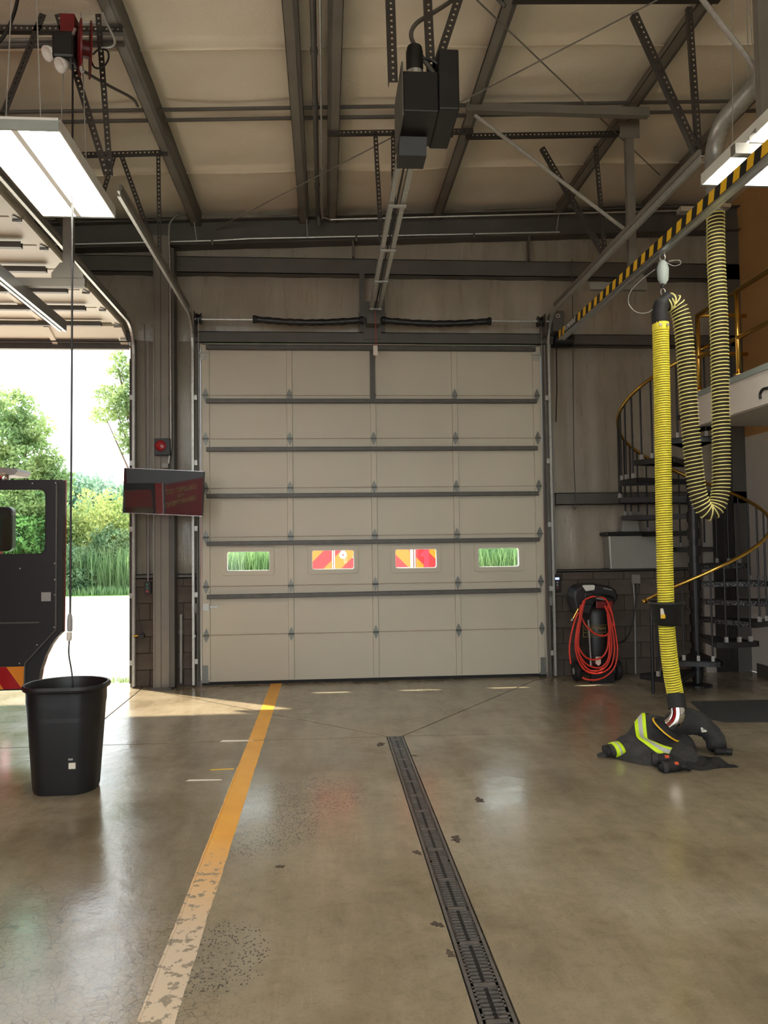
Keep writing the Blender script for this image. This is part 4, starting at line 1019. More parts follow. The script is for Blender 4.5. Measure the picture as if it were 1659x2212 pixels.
b.build('loose_wires', 'greybox', t)

# ============================================================ FIRE ENGINE IN THE OPEN BAY
TY = -2.27
en = thing('fire_engine', 'dark red fire engine in the open bay with cab door standing open', 'fire engine', (-4.6, -5, 0))
def T(px, py, Y=TY): return at(px, py, Y=Y)
M['engine_in'] = mat('dark_door_lining', srgb(20, 19, 22), .5, 0, .12, 8)
out = [T(137, 1036), T(133, 1366)]
for px, py in ((121, 1378), (108, 1396), (96, 1420), (87, 1448), (80, 1490)): out.append(T(px, py))
xl = -3.42; zb_ = T(80, 1490).z; ztp = T(137, 1036).z
out += [V((xl, TY, zb_)), V((xl, TY, ztp+.02))]
wx0, wx1, wz0, wz1 = -3.25, T(100, 1057).x, T(50, 1198).z, T(50, 1056).z
dr = MB()
# the door as a plate with a window opening: built from the panel below, posts and header
belt = wz0
lower = [p_ for p_ in out if p_.z < belt]; 
low = [V((T(135, 1200).x, TY, belt))]+out[1:7]+[V((xl, TY, zb_)), V((xl, TY, belt))]
dr.prism(low, (0, .07, 0)); door_lower = dr
d_o = door_lower.build('cab_door', 'engine_in', en)
ow_, oh_ = wx1-wx0, wz1-wz0
outer = rrect((xl+T(136, 1100).x)/2, (belt+ztp)/2, T(136, 1100).x-xl, ztp-belt, .015, TY)
inner = rrect((wx0+wx1)/2, (wz0+wz1)/2+.0, ow_, oh_, .06, TY)
MB().ring(outer, inner, (0, .07, 0)).build('window_surround', 'engine_in', d_o)
MB().box(wx0-.01, wx1+.01, TY+.03, TY+.036, wz0-.01, wz1+.01).build('window_glass', 'glass', d_o)
MB().box(wx0, wx1-.005, TY+.034, TY+.039, wz0, wz0+oh_*.60).build('lowered_glass', 'tint', d_o)
MB().ring(rrect((wx0+wx1)/2, (wz0+wz1)/2, ow_+.004, oh_+.004, .06, TY-.003), rrect((wx0+wx1)/2, (wz0+wz1)/2, ow_-.016, oh_-.016, .055, TY-.003), (0, .03, 0)).build('window_gasket', 'rubber', d_o)
# red outer skin of the door edge, chevron strip, sticker
sk = MB(); edge = [T(137, 1036), T(133, 1366)]+[T(px, py) for px, py in ((121, 1378), (108, 1396), (96, 1420), (87, 1448), (80, 1490))]
skin = [p_+V((.0, .07, 0)) for p_ in edge]; ins = [p_+V((-.10 if p_.z > .9 else -.07, .07, 0)) for p_ in edge]
sk.prism(skin+ins[::-1], (0, .03, 0)); sk.build('outer_skin', 'red', d_o)
MB().sweep([T(124, 1045)+V((0, -.012, 0)), T(122, 1360)+V((0, -.012, 0)), T(56, 1432)+V((0, -.012, 0)), T(54, 1488)+V((0, -.012, 0))], [(-.012, -.006), (.012, -.006), (.012, .006), (-.012, .006)], (1, 0, 0)).build('edge_trim', 'steel_dark', d_o)
z0 = T(30, 1488).z; z1 = T(30, 1440).z; xr = T(53, 1470).x
MB().box(xl, xr, TY-.008, TY, z0, z1).build('reflective_strip', mat('reflective_orange', srgb(226, 138, 36), .4, 0, .05, 9), d_o)
x_ = xr-.02
for k in range(3): MB().prism([(x_-.30*k-.16, TY-.010, z0), (x_-.30*k-.02-.14+.16, TY-.010, z0), (x_-.30*k-.14, TY-.010, z1), (x_-.30*k-.30, TY-.010, z1)], (0, .003, 0)).build('chevron', 'red', d_o)
q = T(100, 1289); MB().cbox(q+V((0, -.004, 0)), (.085, .006, .082)).build('sticker', 'greybox', d_o)
MB().cbox(T(55, 1345)+V((-.1, -.006, 0)), (.45, .01, .012)).build('pocket_edge', 'steel_dark', d_o)
for px, py in ((118, 1217), (118, 1252), (118, 1285), (117, 1355), (80, 1393), (42, 1433), (43, 1228), (70, 1044), (120, 1043)): MB().lathe([(0, .004), (.006, .003), (.007, 0)], T(px, py), 8, (0, -1, 0)).build('screw', 'galv', d_o)
# cab and body, mostly beyond the edge of the picture
cb = MB(); cb.prism([(-3.46, -1.15, .55), (-3.46, -.95, 1.2), (-3.46, -1.05, 2.1), (-3.46, -1.35, 2.42), (-3.46, -2.5, 2.42), (-3.46, -2.7, 2.95), (-3.46, -8.6, 2.95), (-3.46, -8.6, .55)], (-2.45, 0, 0)); cb.build('cab_body', 'engine_red', en)
MB().box(-5.9, -3.46, -8.58, -1.0, .42, .56).build('chassis', 'black_paint', en)
MB().box(-5.88, -3.48, -1.02, -.70, .45, .85).build('front_bumper', 'chrome', en, bevel=.03)
MB().box(-3.462, -3.45, -3.40, -TY*-1-.06, 1.0, 2.25).build('door_aperture', 'black', en)
for yy in (-4.0, -7.4):
    for x in (-3.62, -5.72):
        w_ = MB().lathe([(.0, -.14), (.30, -.14), (.46, -.13), (.50, -.10), (.50, .10), (.46, .13), (.30, .14), (0, .14)], (x, yy, .50), 26, (1, 0, 0), (0, 0, 1)).build('wheel', 'rubber', en, True)
        MB().lathe([(0, -.15), (.12, -.16), (.28, -.145), (.28, .145), (.12, .16), (0, .15)], (x, yy, .50), 20, (1, 0, 0), (0, 0, 1)).build('hub', 'chrome', w_, True)
MB().prism([T(-60, 1004, -1.8), T(36, 1012, -1.8), T(38, 1018, -1.8), T(30, 1026, -1.8), T(-60, 1026, -1.8)], (0, .35, 0)).build('roof_light_bar', 'greybox', en)
MB().lathe([(0, .05), (.05, .03), (.055, -.03), (.03, -.05), (0, -.05)], T(8, 1032, -1.85), 14).build('beacon', 'chrome', en, True)
mi = rrect(0, 0, .30, .44, .05, 0); q = T(-8, 1143, -1.75)
MB().prism([(q.x+x, -1.75, q.z+z*1.0) for x, _, z in mi], (0, .10, 0)).build('side_mirror', 'black', en, bevel=.01)
MB().tube([T(-40, 1055, -1.75), T(-8, 1075, -1.75), T(-5, 1090, -1.72)], .02, 8).build('mirror_arm', 'chrome', en)

MB().box(-3.466, -3.452, -7.9, -3.5, 2.12, 2.75).build('crew_window', 'black', en)
M['gold_leaf'] = mat('gold_leaf', srgb(250, 222, 150), .6, 0, .05, 9); M['gold_leaf'].node_tree.nodes['Principled BSDF'].inputs['Specular IOR Level'].default_value = .1
for ln, zz, sz, fx_ in (('CALUMET CITY', 1.97, .125, 2.2), ('FIRE', 1.865, .085, 2.4), ('DEPARTMENT', 1.75, .12, 2.3)):
    text_mesh(ln, sz, 'lettering', 'gold_leaf', (-3.456, -5.95, zz), Matrix(((0, 0, 1), (1, 0, 0), (0, 1, 0))), en, .002, fx_)
# ============================================================ RIGHT SIDE
# wall control with blue display
t, c_, w, h = wallbox('door_control_panel', 'black wall control with small lit blue display', 'control panel', 1196, 1241, 1211.5, 1279, .07, 'black')
M['lcd'] = emit('blue_display', (.35, .42, 1.0), 1.6)
MB().box(c_.x-.025, c_.x+.025, -.074, -.068, c_.z+.045, c_.z+.072).build('display', 'lcd', t)
for k, mm in enumerate(('greybox', 'greybox', 'redb')): MB().cyl((c_.x, -.068, c_.z+.012-.035*k), (c_.x, -.080, c_.z+.012-.035*k), .013, n=10).build('button', mm, t)
MB().tube([(c_.x-.005, -.02, c_.z+h/2), (c_.x-.01, -.02, 4.2)], .010, 8).build('conduit', 'greybox', t)
t, c_, w, h = wallbox('junction_box', 'small grey switch box on the block wall under the blue display', 'switch box', 1187, 1290, 1196.5, 1308, .05, 'greybox')
MB().tube([(c_.x, -.02, c_.z+h/2), (c_.x-.01, -.02, 4.2)], .009, 8).build('conduit', 'greybox', t)
MB().tube(smooth_path([(c_.x, -.02, c_.z-h/2), (c_.x+.01, -.03, .74), (c_.x-.01, -.04, .66), (c_.x+.03, -.06, .61)]), .004, 5).build('lead', 'black', t)
MB().cbox((c_.x+.03, -.07, .60), (.05, .06, .04)).build('photo_eye', 'black', t)
t = thing('hanging_pull_cord', 'thin dark cord hanging down the insulated wall near the track', 'cord', at(1240, 1100, Y=-.05))
MB().tube(smooth_path([at(1236, 560, Y=-.04), at(1238, 800, Y=-.04), at(1240, 1000, Y=-.04), at(1244, 1085, Y=-.05), at(1242, 1100, Y=-.05), at(1237, 1092, Y=-.05)]), .007, 6).build('cord', 'steel_dark', t)
t, c_, w, h = wallbox('outlet_box', 'grey outlet box and pipe on the block wall beside the compressor', 'outlet', 1365, 1241, 1384, 1261, .05, 'steel_mid')
MB().tube([at(1368, 1262, Y=-.04), at(1371, 1300, Y=-.04), at(1373, 1456, Y=-.04)], .011, 8).build('pipe', 'greybox', t)
MB().tube(smooth_path([at(1376, 1260, Y=-.06), at(1373, 1300, Y=-.10), at(1366, 1350, Y=-.18), at(1352, 1380, Y=-.25), at(1325, 1395, Y=-.35)]), .007, 6).build('power_cord', 'black', t)

# ---- air compressor
ax, ay = 3.235, -.44
ac = thing('air_compressor', 'black upright air compressor with red hose coiled over its handle', 'air compressor', (ax, ay, 0))
MB().lathe([(0, .12), (.10, .13), (.165, .17), (.185, .24), (.185, .82), (.165, .89), (.09, .93), (0, .94)], (ax+.02, ay+.05, 0), 28).build('tank', 'black_paint', ac, True)
for s in (-1, 1):
    w_ = MB().lathe([(0, -.035), (.09, -.035), (.115, -.03), (.12, -.015), (.12, .015), (.115, .03), (.09, .035), (0, .035)], (ax+.02+s*.25, ay+.05, .12), 22, (1, 0, 0), (0, 0, 1)).build('wheel', 'rubber', ac, True)
    MB().cyl((ax+.02+s*.21, ay+.05, .12), (ax+.02+s*.29, ay+.05, .12), .04, n=12).build('hub', 'greybox', w_)
MB().tube([(ax-.24, ay+.05, .12), (ax+.28, ay+.05, .12)], .015, 8).build('axle', 'black_paint', ac)
MB().box(ax-.12, ax+.16, ay-.16, ay-.10, 0, .16).build('front_foot', 'black_paint', ac)
# pump head with shroud
P = [(-.30, 1.02), (-.28, 1.10), (-.20, 1.165), (-.02, 1.175), (.14, 1.15), (.22, 1.10), (.25, 1.02), (.22, .95), (-.05, .96), (-.09, .80), (-.26, .82)]
MB().prism([(ax+x, ay-.12, z) for x, z in P], (0, .30, 0)).build('shroud', 'black', ac, bevel=.025)
q = at(1252, 1273, Y=ay-.13)
MB().prism([(ax-.20, ay-.128, 1.155), (ax-.185, ay-.13, 1.165), (ax-.06, ay-.13, 1.165), (ax-.045, ay-.128, 1.15), (ax-.055, ay-.128, 1.105), (ax-.16, ay-.128, 1.09)], (0, -.03, 0)).build('white_cover', 'white', ac, bevel=.008)
MB().box(ax-.17, ax-.06, ay-.135, ay-.11, .93, 1.08).build('motor_panel', 'black_paint', ac, bevel=.01)
for k in range(6): MB().box(ax+.07+.018*k, ax+.082+.018*k, ay-.124, ay-.119, 1.112-.004*k, 1.128-.004*k-(.004 if k % 2 else 0)).build('faded_badge', 'greybox', ac)
MB().box(ax-.03, ax+.18, ay-.13, ay-.08, .88, .97).build('manifold', 'darkred', ac, bevel=.01)
q = at(1297, 1293, Y=ay-.14); MB().cyl(q+V((-.05, 0, .01)), q+V((.06, 0, -.012)), .014, n=10).build('gauge_pipe', 'greybox', ac)
MB().tube(smooth_path([(ax-.10, ay-.02, .86), (ax-.14, ay-.1, .98), (ax+.0, ay-.18, 1.04), (ax+.18, ay-.12, 1.0), (ax+.20, ay, .86)]), .014, 8).build('handle', 'black_paint', ac, True)
MB().tube([at(1271, 1339, Y=ay-.145), at(1277, 1440, Y=ay-.145)], .010, 8).build('upright_rod', 'greybox', ac)
M['gold'] = mat('gold_print', srgb(150, 128, 66), .5, 0, .1, 20)
# printed label, curved tank front: built just proud of it
lz0, lz1 = at(1262, 1376, Y=ay-.14).z, at(1262, 1351, Y=ay-.14).z; lx0, lx1 = at(1260, 1360, Y=ay-.14).x, at(1312, 1360, Y=ay-.14).x
ly = ay-.138
for a, b_ in (((lx0, lz0), (lx1, lz0)), ((lx0, lz1), (lx1, lz1)), ((lx0, lz0), (lx0, lz1)), ((lx0, (lz0*.62+lz1*.38)), (lx1, (lz0*.62+lz1*.38)))):
    MB().bar((a[0], ly, a[1]), (b_[0], ly, b_[1]), .004, .004).build('label_border', 'gold', ac)
text_mesh('CRAFTSMAN', .058, 'lettering', 'gold', ((lx0+lx1)/2, ly, lz0*.30+lz1*.70), Matrix(((1, 0, 0), (0, 0, -1), (0, 1, 0))), ac, .001, .78)
text_mesh('PROFESSIONAL', .030, 'lettering', 'gold', ((lx0+lx1)/2, ly, lz0*.81+lz1*.19), Matrix(((1, 0, 0), (0, 0, -1), (0, 1, 0))), ac, .001, .95)
q = at(1293, 1428, Y=ay-.15)
MB().prism([(q.x-.03, ay-.14, q.z+.05), (q.x+.03, ay-.14, q.z+.05), (q.x+.03, ay-.14, q.z-.03), (q.x, ay-.14, q.z-.058), (q.x-.03, ay-.14, q.z-.03)], (0, -.004, 0)).build('hang_tag', 'paper', ac)
ah = thing('air_hose', 'coiled red air hose draped over the black compressor', 'air hose', (ax, ay-.2, .3))
hy = ay-.17
def Hp(px, py, dy=0): return at(px, py, Y=hy+dy)
loops = [
    [(1258, 1304), (1263, 1296), (1280, 1289), (1300, 1290), (1312, 1300), (1322, 1325), (1330, 1370), (1334, 1405), (1328, 1440), (1310, 1460), (1290, 1468), (1270, 1468), (1258, 1464)],
    [(1264, 1298), (1254, 1325), (1246, 1360), (1243, 1395), (1249, 1425), (1263, 1447), (1283, 1455), (1303, 1452), (1320, 1438), (1327, 1410), (1326, 1380), (1318, 1335), (1310, 1312)],
    [(1262, 1300), (1256, 1330), (1250, 1370), (1250, 1405), (1258, 1432), (1275, 1448), (1296, 1448), (1313, 1434), (1321, 1400), (1319, 1365), (1316, 1335), (1306, 1308)],
    [(1259, 1303), (1252, 1335), (1246, 1375), (1248, 1405), (1262, 1430), (1280, 1441), (1300, 1441), (1314, 1422), (1317, 1390), (1315, 1355), (1312, 1325)],
    [(1254, 1306), (1253, 1320), (1258, 1338), (1270, 1356), (1288, 1370), (1306, 1373), (1318, 1364), (1325, 1345), (1321, 1325), (1312, 1308)],
    [(1250, 1322), (1242, 1340), (1233, 1375), (1230, 1405), (1233, 1434)],
    [(1255, 1312), (1250, 1345), (1247, 1380), (1252, 1402), (1266, 1420), (1284, 1425), (1302, 1418), (1312, 1400), (1315, 1370), (1318, 1340)],
]
for i, L in enumerate(loops): MB().tube(smooth_path([Hp(px, py, -.012*(i % 4)) for px, py in L], 8), .0105, 8).build('hose_loop', 'redhose', ah, True)
MB().cyl(Hp(1249, 1315), Hp(1238, 1336), .009, n=8).build('brass_coupling', 'brass', ah); MB().cyl(Hp(1237, 1337), Hp(1234, 1341), .013, n=8).build('coupling_end', 'galv', ah)
MB().cyl(Hp(1313, 1300), Hp(1320, 1315), .009, n=8).build('brass_coupling', 'brass', ah)

# ---- storage totes on the block ledge
M['tote'] = glassmat('frosted_plastic', (.62, .62, .6), .35, .45); M['totew'] = mat('translucent_white_plastic', srgb(140, 140, 134), .4, 0, .05, 4)
a = at(1312, 1158, Y=-.10); b_ = at(1450, 1233, Y=-.10)
tt = thing('storage_tote', 'long pale plastic tote with a black lid behind the hose', 'storage box', ((a.x+b_.x)/2, 0, 1.305))
MB().prism([(a.x+.03, -.10, ZB+.03), (b_.x-.03, -.10, ZB+.03), (b_.x, -.12, a.z), (a.x, -.12, a.z)], (0, .22, 0)).build('box', 'totew', tt, bevel=.012)
MB().box(a.x-.03, b_.x+.03, -.14, .12, a.z, a.z+.05).build('lid', 'black', tt, bevel=.02)
MB().tube([(a.x+.035, -.112, ZB+.04), (a.x+.02, -.124, a.z)], .006, 6).build('corner_rib', 'white', tt)
a2 = at(1343, 1150, Y=-.08); b2 = at(1378, 1122, Y=-.08)
t2 = thing('clear_container', 'small clear container standing on the black tote lid', 'container', ((a2.x+b2.x)/2, 0, a.z+.05))
MB().prism([(a2.x, -.09, a.z+.052), (b2.x+.02, -.09, a.z+.052), (b2.x, -.09, a.z+.25), (a2.x+.03, -.09, a.z+.25)], (0, .16, 0)).build('body', 'totew', t2, bevel=.01)

# ---- mezzanine
MX, MY, MZ0, MZ1 = 3.965, -1.69, 2.90, 3.255
mz = sroot('mezzanine', 'mezzanine with white fascia and grey-green edge above the spiral stair', 'mezzanine')
MB().box(MX, XR, YB, MY, MZ0, MZ1-.055).build('fascia', 'offwhite', mz)
MB().box(MX-.02, XR, YB, MY+.02, MZ1-.055, MZ1).build('edge_trim', 'teal_trim', mz)
MB().box(MX+.02, XR, YB, MY-.02, MZ0-.012, MZ0).build('soffit', 'greywall', mz)
sp = smooth_path([at(1644, 862, X=MX), at(1644, 850, X=MX), at(1650, 841, X=MX), at(1661, 838, X=MX)], 6)
MB().tube([q_+V((-.006, 0, 0)) for q_ in sp], .014, 8).build('script_lettering', 'black', mz)
sp = smooth_path([at(1650, 841, X=MX), at(1662, 838, X=MX), at(1680, 826, X=MX)], 6)
MB().tube([q_+V((-.006, 0, 0)) for q_ in sp], .012, 8).build('script_lettering', 'black', mz)
# rear door/dark opening under the mezzanine
# brass railing along the mezzanine edge
br = thing('brass_railing', 'polished brass tube railing on the mezzanine edge', 'railing', (MX+.02, -3, MZ1))
for yy in (-1.73, -2.52, -4.1, -5.7): MB().tube([(MX+.01, yy, MZ1), (MX+.01, yy, 4.075)], .024, 12).build('post', 'brass', br, True)
for z in (4.075, 3.62): MB().tube([(MX+.01, -1.73, z), (MX+.01, -9.0, z)], .022, 12).build('rail', 'brass', br, True)
for z in (4.075, 3.66): MB().tube([(MX+.01, -1.73, z), (MX+.55, -1.73, z)], .022, 12).build('return_rail', 'brass', br, True)
for yy in (-1.73, -2.52): MB().lathe([(.024, 0), (.05, 0), (.05, .012), (.024, .02)], (MX+.01, yy, MZ1), 14).build('flange', 'brass', br)
br2 = thing('black_balustrade', 'black baluster railing behind the brass rail on the mezzanine', 'railing', (4.9, -2.6, MZ1))
MB().bar((4.85, -2.0, 3.72), (4.85, -7, 3.72), .03, .04).build('top_rail', 'black_paint', br2)
yy = -2.02
while yy > -6: MB().bar((4.85, yy, MZ1), (4.85, yy, 3.71), .018, .018, (1, 0, 0)).build('baluster', 'black_paint', br2); yy -= .16

# ---- spiral stair
SX, SY, SR = 4.28, -.87, .83
st = thing('spiral_staircase', 'black spiral staircase with brass handrail up to the mezzanine', 'staircase', (SX, SY, 0))
MB().tube([(SX, SY, 0), (SX, SY, 4.15)], .055, 18).build('centre_pole', 'black_paint', st, auto=True)
MB().lathe([(0, 0), (.16, 0), (.16, .015), (.07, .03), (0, .03)], (SX, SY, 0), 20).build('base_plate', 'black_paint', st)
K = .00664; TH0 = 215
def hz(th): return 1.04+K*(th-208.6)
def tz(th): return .20+K*(th-TH0)
m, nt, p = _nt('checker_plate'); p.inputs['Metallic'].default_value = .4; p.inputs['Roughness'].default_value = .35
vo = node(nt, 'ShaderNodeTexVoronoi'); vo.inputs['Scale'].default_value = 70; nt.links.new(coords(nt), vo.inputs['Vector'])
nt.links.new(ramp(nt, vo.outputs['Distance'], [(.2, srgb(150, 155, 158)), (.5, srgb(40, 42, 44))]), p.inputs['Base Color']); M['checker'] = m
tread_half = 17
tb = MB()
P = [(.05, -.03)]+[(SR*math.cos(math.radians(a)), SR*math.sin(math.radians(a))) for a in range(-tread_half, tread_half+1, 4)]+[(.05, .03)]
tb.prism([(x, y, -.012) for x, y in P], (0, 0, .012))
tread_me = tb.mesh('tread', 'black_paint')
rim = MB(); arc = [(SR*math.cos(math.radians(a)), SR*math.sin(math.radians(a))) for a in range(-tread_half, tread_half+1, 4)]
rim.prism([(x, y, -.06) for x, y in arc]+[(x*.985, y*.985, -.06) for x, y in arc[::-1]], (0, 0, .06))
for s in (-1, 1):
    a = math.radians(s*tread_half); e = V((math.cos(a), math.sin(a), 0)); rim.obox(e*(SR*.53)+V((0, 0, -.03)), e*SR*.47, V((-e.y, e.x, 0))*.004, V((0, 0, .03)))
rim_me = rim.mesh('tread_edge', 'black_paint')
plate = MB(); a = math.radians(-tread_half); e = V((math.cos(a), math.sin(a), 0)); plate.obox(e*(SR*.53)+V((e.y*.006, -e.x*.006, -.03)), e*SR*.42, V((-e.y, e.x, 0))*.001, V((0, 0, .026)))
plate_me = plate.mesh('checker_strip', 'checker')
brk_me = MB().box(-.016, .016, -.016, .016, 0, .055).mesh('baluster_foot', 'greybox')
for k in range(15):
    th = TH0+30*k; z = tz(th); R_ = (0, 0, math.radians(th))
    tr_ = place('tread', tread_me, (SX, SY, z), st, R_)
    place('tread_edge', rim_me, (SX, SY, z), tr_, R_); place('checker_strip', plate_me, (SX, SY, z), tr_, R_)
    MB().cyl((SX, SY, z-.10), (SX, SY, z+.02), .07, n=16).build('hub', 'black_paint', tr_)
    for j in (-10, 0, 10):
        a = math.radians(th+j); x, y = SX+SR*.985*math.cos(a), SY+SR*.985*math.sin(a)
        if k == 0 and j < 0: continue
        MB().tube([(x, y, z-.05), (x, y, hz(th+j)-.02)], .0105, 8).build('baluster', 'black_paint', tr_)
        place('baluster_foot', brk_me, (x, y, z), tr_, (0, 0, a))
hp = [(SX+SR*.985*math.cos(math.radians(a)), SY+SR*.985*math.sin(math.radians(a)), hz(a)) for a in range(204, 622, 5)]
MB().tube(hp, .020, 12).build('handrail', 'brass', st, True)
MB().lathe([(0, -.03), (.02, -.024), (.028, 0), (.02, .024), (0, .03)], hp[0], 12).build('rail_knob', 'brass', st, True)
a = math.radians(210); MB().tube([(SX+SR*.985*math.cos(a), SY+SR*.985*math.sin(a), 0), (SX+SR*.985*math.cos(a), SY+SR*.985*math.sin(a), 1.04)], .017, 10).build('newel_post', 'black_paint', st)
MB().prism([(SX+.05, SY-.05, MZ1-.25), (SX+.05, MY, MZ1-.25), (SX-.30, MY, MZ1-.25), (SX-.45, SY-.60, MZ1-.25)], (0, 0, .04)).build('landing_plate', 'black_paint', st)

# ---- floor mat
M['matr'] = mat('black_floor_mat', srgb(52, 53, 55), .85, 0, .12, 30, .3, 90)
mp = [at(1492, 1517, Z=0), at(1530, 1553, Z=0), at(1565, 1561, Z=0), at(1700, 1560, Z=0), at(1700, 1512, Z=0)]
fm = MB().prism([(q_.x, q_.y, .001) for q_ in mp], (0, 0, .008)).build('floor_mat', 'matr'); tag(fm, 'dark rubber mat lying on the floor at the foot of the spiral stair', 'floor mat')

# ---- dark personnel door in the front wall behind the stair
d3 = sroot('door_3', 'dark plain door with a tan frame behind the spiral stair', 'door')
xa = at(1516, 1180, Y=-.02).x; xb = at(1548, 1180, Y=-.02).x; xc_ = XR-.20
M['doorbrown'] = mat('dark_brown_door', srgb(34, 30, 27), .5, 0, .1, 6)
MB().box(xb, xc_, -.035, -.004, 0, 2.18).build('leaf', 'doorbrown', d3)
MB().box(xa, xb-.06, -.045, -.004, 0, 2.25).build('frame_post', 'greywall', d3); MB().box(xb-.06, xb, -.05, -.004, 0, 2.25).build('frame_stop', 'doorbrown', d3)
MB().box(xa, xc_, -.05, -.004, 2.18, 2.28).build('frame_head', 'doorbrown', d3)
MB().box(xb+.06, xb+.10, -.09, -.035, .98, 1.10).build('handle', 'black', d3, bevel=.01)
for z0, z1 in ((.15, .95), (1.15, 2.05)): MB().box(xb+.10, xc_-.06, -.042, -.035, z0, z1).build('panel', 'doorbrown', d3, bevel=.004)
# ============================================================ TURNOUT COAT AND GLOVES UNDER THE NOZZLE
m, nt, p = _nt('black_turnout_cloth'); c = coords(nt); p.inputs['Roughness'].default_value = .75
nt.links.new(ramp(nt, noise(nt, c, 9, 5), [(.3, srgb(34, 34, 35)), (.7, srgb(58, 58, 58))]), p.inputs['Base Color'])
bump(nt, p, mth(nt, 'ADD', noise(nt, c, 16, 5, .6, .8), mth(nt, 'MULTIPLY', noise(nt, c, 220, 2), .12)), .55, .03); M['cloth'] = m
ct = thing('turnout_coat', 'black firefighter coat with lime reflective bands heaped under the nozzle', 'coat', (2.62, -3.75, 0))
BUMPS = [(2.62, -3.52, .20, .13, .20), (2.62, -3.80, .22, .14, .085), (2.44, -3.60, .18, .15, .11), (2.80, -3.60, .15, .14, .14), (2.40, -3.78, .16, .14, .07), (2.70, -3.93, .2, .12, .085), (2.28, -3.62, .12, .08, .06), (2.60, -3.48, .16, .12, .10)]
_rn = random.Random(5); WR = [(_rn.uniform(6, 22), _rn.uniform(6, 22), _rn.uniform(0, 6), _rn.uniform(.004, .010)) for _ in range(7)]
def HC(x, y):
    z = 0
    for bx, by, sx, sy, h in BUMPS: z = max(z, 0)+h*math.exp(-((x-bx)/sx)**2-((y-by)/sy)**2)
    z = min(z, .30+.0*z)
    w = sum(a*math.sin(fx*x+fy*y+ph) for fx, fy, ph, a in WR)
    return max(.006, z*.92+w*min(1, z*8))
def outline(th, R):
    return R
OUT = [(2.20, -3.70), (2.30, -3.86), (2.44, -3.95), (2.62, -4.02), (2.76, -4.00), (2.79, -3.88), (2.82, -3.76), (2.90, -3.66), (2.94, -3.50), (2.86, -3.38), (2.70, -3.33), (2.50, -3.38), (2.36, -3.48), (2.24, -3.58)]
def heap(outl, cen, fn, n=14):
    P = smooth_path([(x, y, 0) for x, y in outl+[outl[0]]], 6)[:-1]; N = len(P); b = MB(); b.v.append((cen[0], cen[1], fn(*cen)))
    for i in range(1, n+1):
        t = i/n
        for q_ in P:
            x = cen[0]+(q_.x-cen[0])*t; y = cen[1]+(q_.y-cen[1])*t; e = 1 if t < .86 else max(0.02, math.sqrt(max(0, 1-((t-.86)/.14)**2)))
            b.v.append((x, y, max(.002, fn(x, y)*e)))
    for q_ in range(N): b.f.append((0, 1+q_, 1+(q_+1) % N))
    for i in range(n-1):
        for q_ in range(N):
            a = 1+i*N+q_; c_ = 1+i*N+(q_+1) % N; b.f.append((a, a+N, c_+N, c_))
    b.f.append(tuple(1+(n-1)*N+q_ for q_ in range(N)))
    return b
heap(OUT, (2.64, -3.68), HC, 22).build('coat_body', 'cloth', ct, True)
def band(path, w, name, m_, off, fn=HC, n=10):
    P = smooth_path([(x, y, 0) for x, y in path], n); b = MB(); N = len(P)
    for i, q_ in enumerate(P):
        t = (P[min(i+1, N-1)]-P[max(i-1, 0)]).normalized(); s = V((-t.y, t.x, 0))
        for k in range(5):
            r = q_+s*(w*(k/4-.5)); b.v.append((r.x, r.y, fn(r.x, r.y)+off))
    for i in range(N-1):
        for k in range(4): b.f.append((i*5+k, i*5+k+1, i*5+6+k, i*5+5+k))
    return b.build(name, m_, ct, True)
for path, w in (([(2.50, -3.52), (2.46, -3.64), (2.44, -3.74), (2.50, -3.86), (2.56, -3.93)], .085), ([(2.56, -3.40), (2.54, -3.48), (2.545, -3.53)], .09)):
    band(path, w, 'lime_band', 'lime', .008); band(path, w*.36, 'silver_band', 'silver', .0105)
for path in ([(2.32, -3.50), (2.36, -3.55)], [(2.44, -3.93), (2.52, -3.985)], [(3.02, -3.58), (3.06, -3.63)]): band(path, .04, 'lime_band', 'lime', .008)
# sleeve with cuff bands
sl_ = smooth_path([(2.44, -3.66, .10), (2.34, -3.67, .085), (2.25, -3.68, .068), (2.17, -3.69, .058)], 6)
def fsleeve(P, r, name, m_, par, fl=.72):
    b = MB(); b.tube(P, r, 16)
    zs = sum(v[2] for v in b.v)/len(b.v); b.v = [(x, y, max(.003, z*fl+.012)) for x, y, z in b.v]
    return b.build(name, m_, par, True)
fsleeve(sl_, [.10, .098, .095, .09, .092, .086, .08, .083, .078, .08, .076, .074, .074, .072, .07, .068, .066, .064, .062], 'sleeve', 'cloth', ct)
cuff = [sl_[i] for i in (10, 11, 12, 13, 14, 15)]
fsleeve(cuff, [.081, .081, .081, .08, .08, .079], 'lime_band', 'lime', ct); fsleeve(cuff[2:4], [.083, .083], 'silver_band', 'silver', ct)
fsleeve([V((2.18, -3.69, .058)), V((2.145, -3.69, .055))], [.066, .062], 'cuff', 'rubber', ct)
MB().prism([(2.15, -3.66, .03), (2.15, -3.72, .02), (2.085, -3.70, .014), (2.09, -3.67, .016)], (0, 0, .014)).build('wristlet', 'cloth', ct)
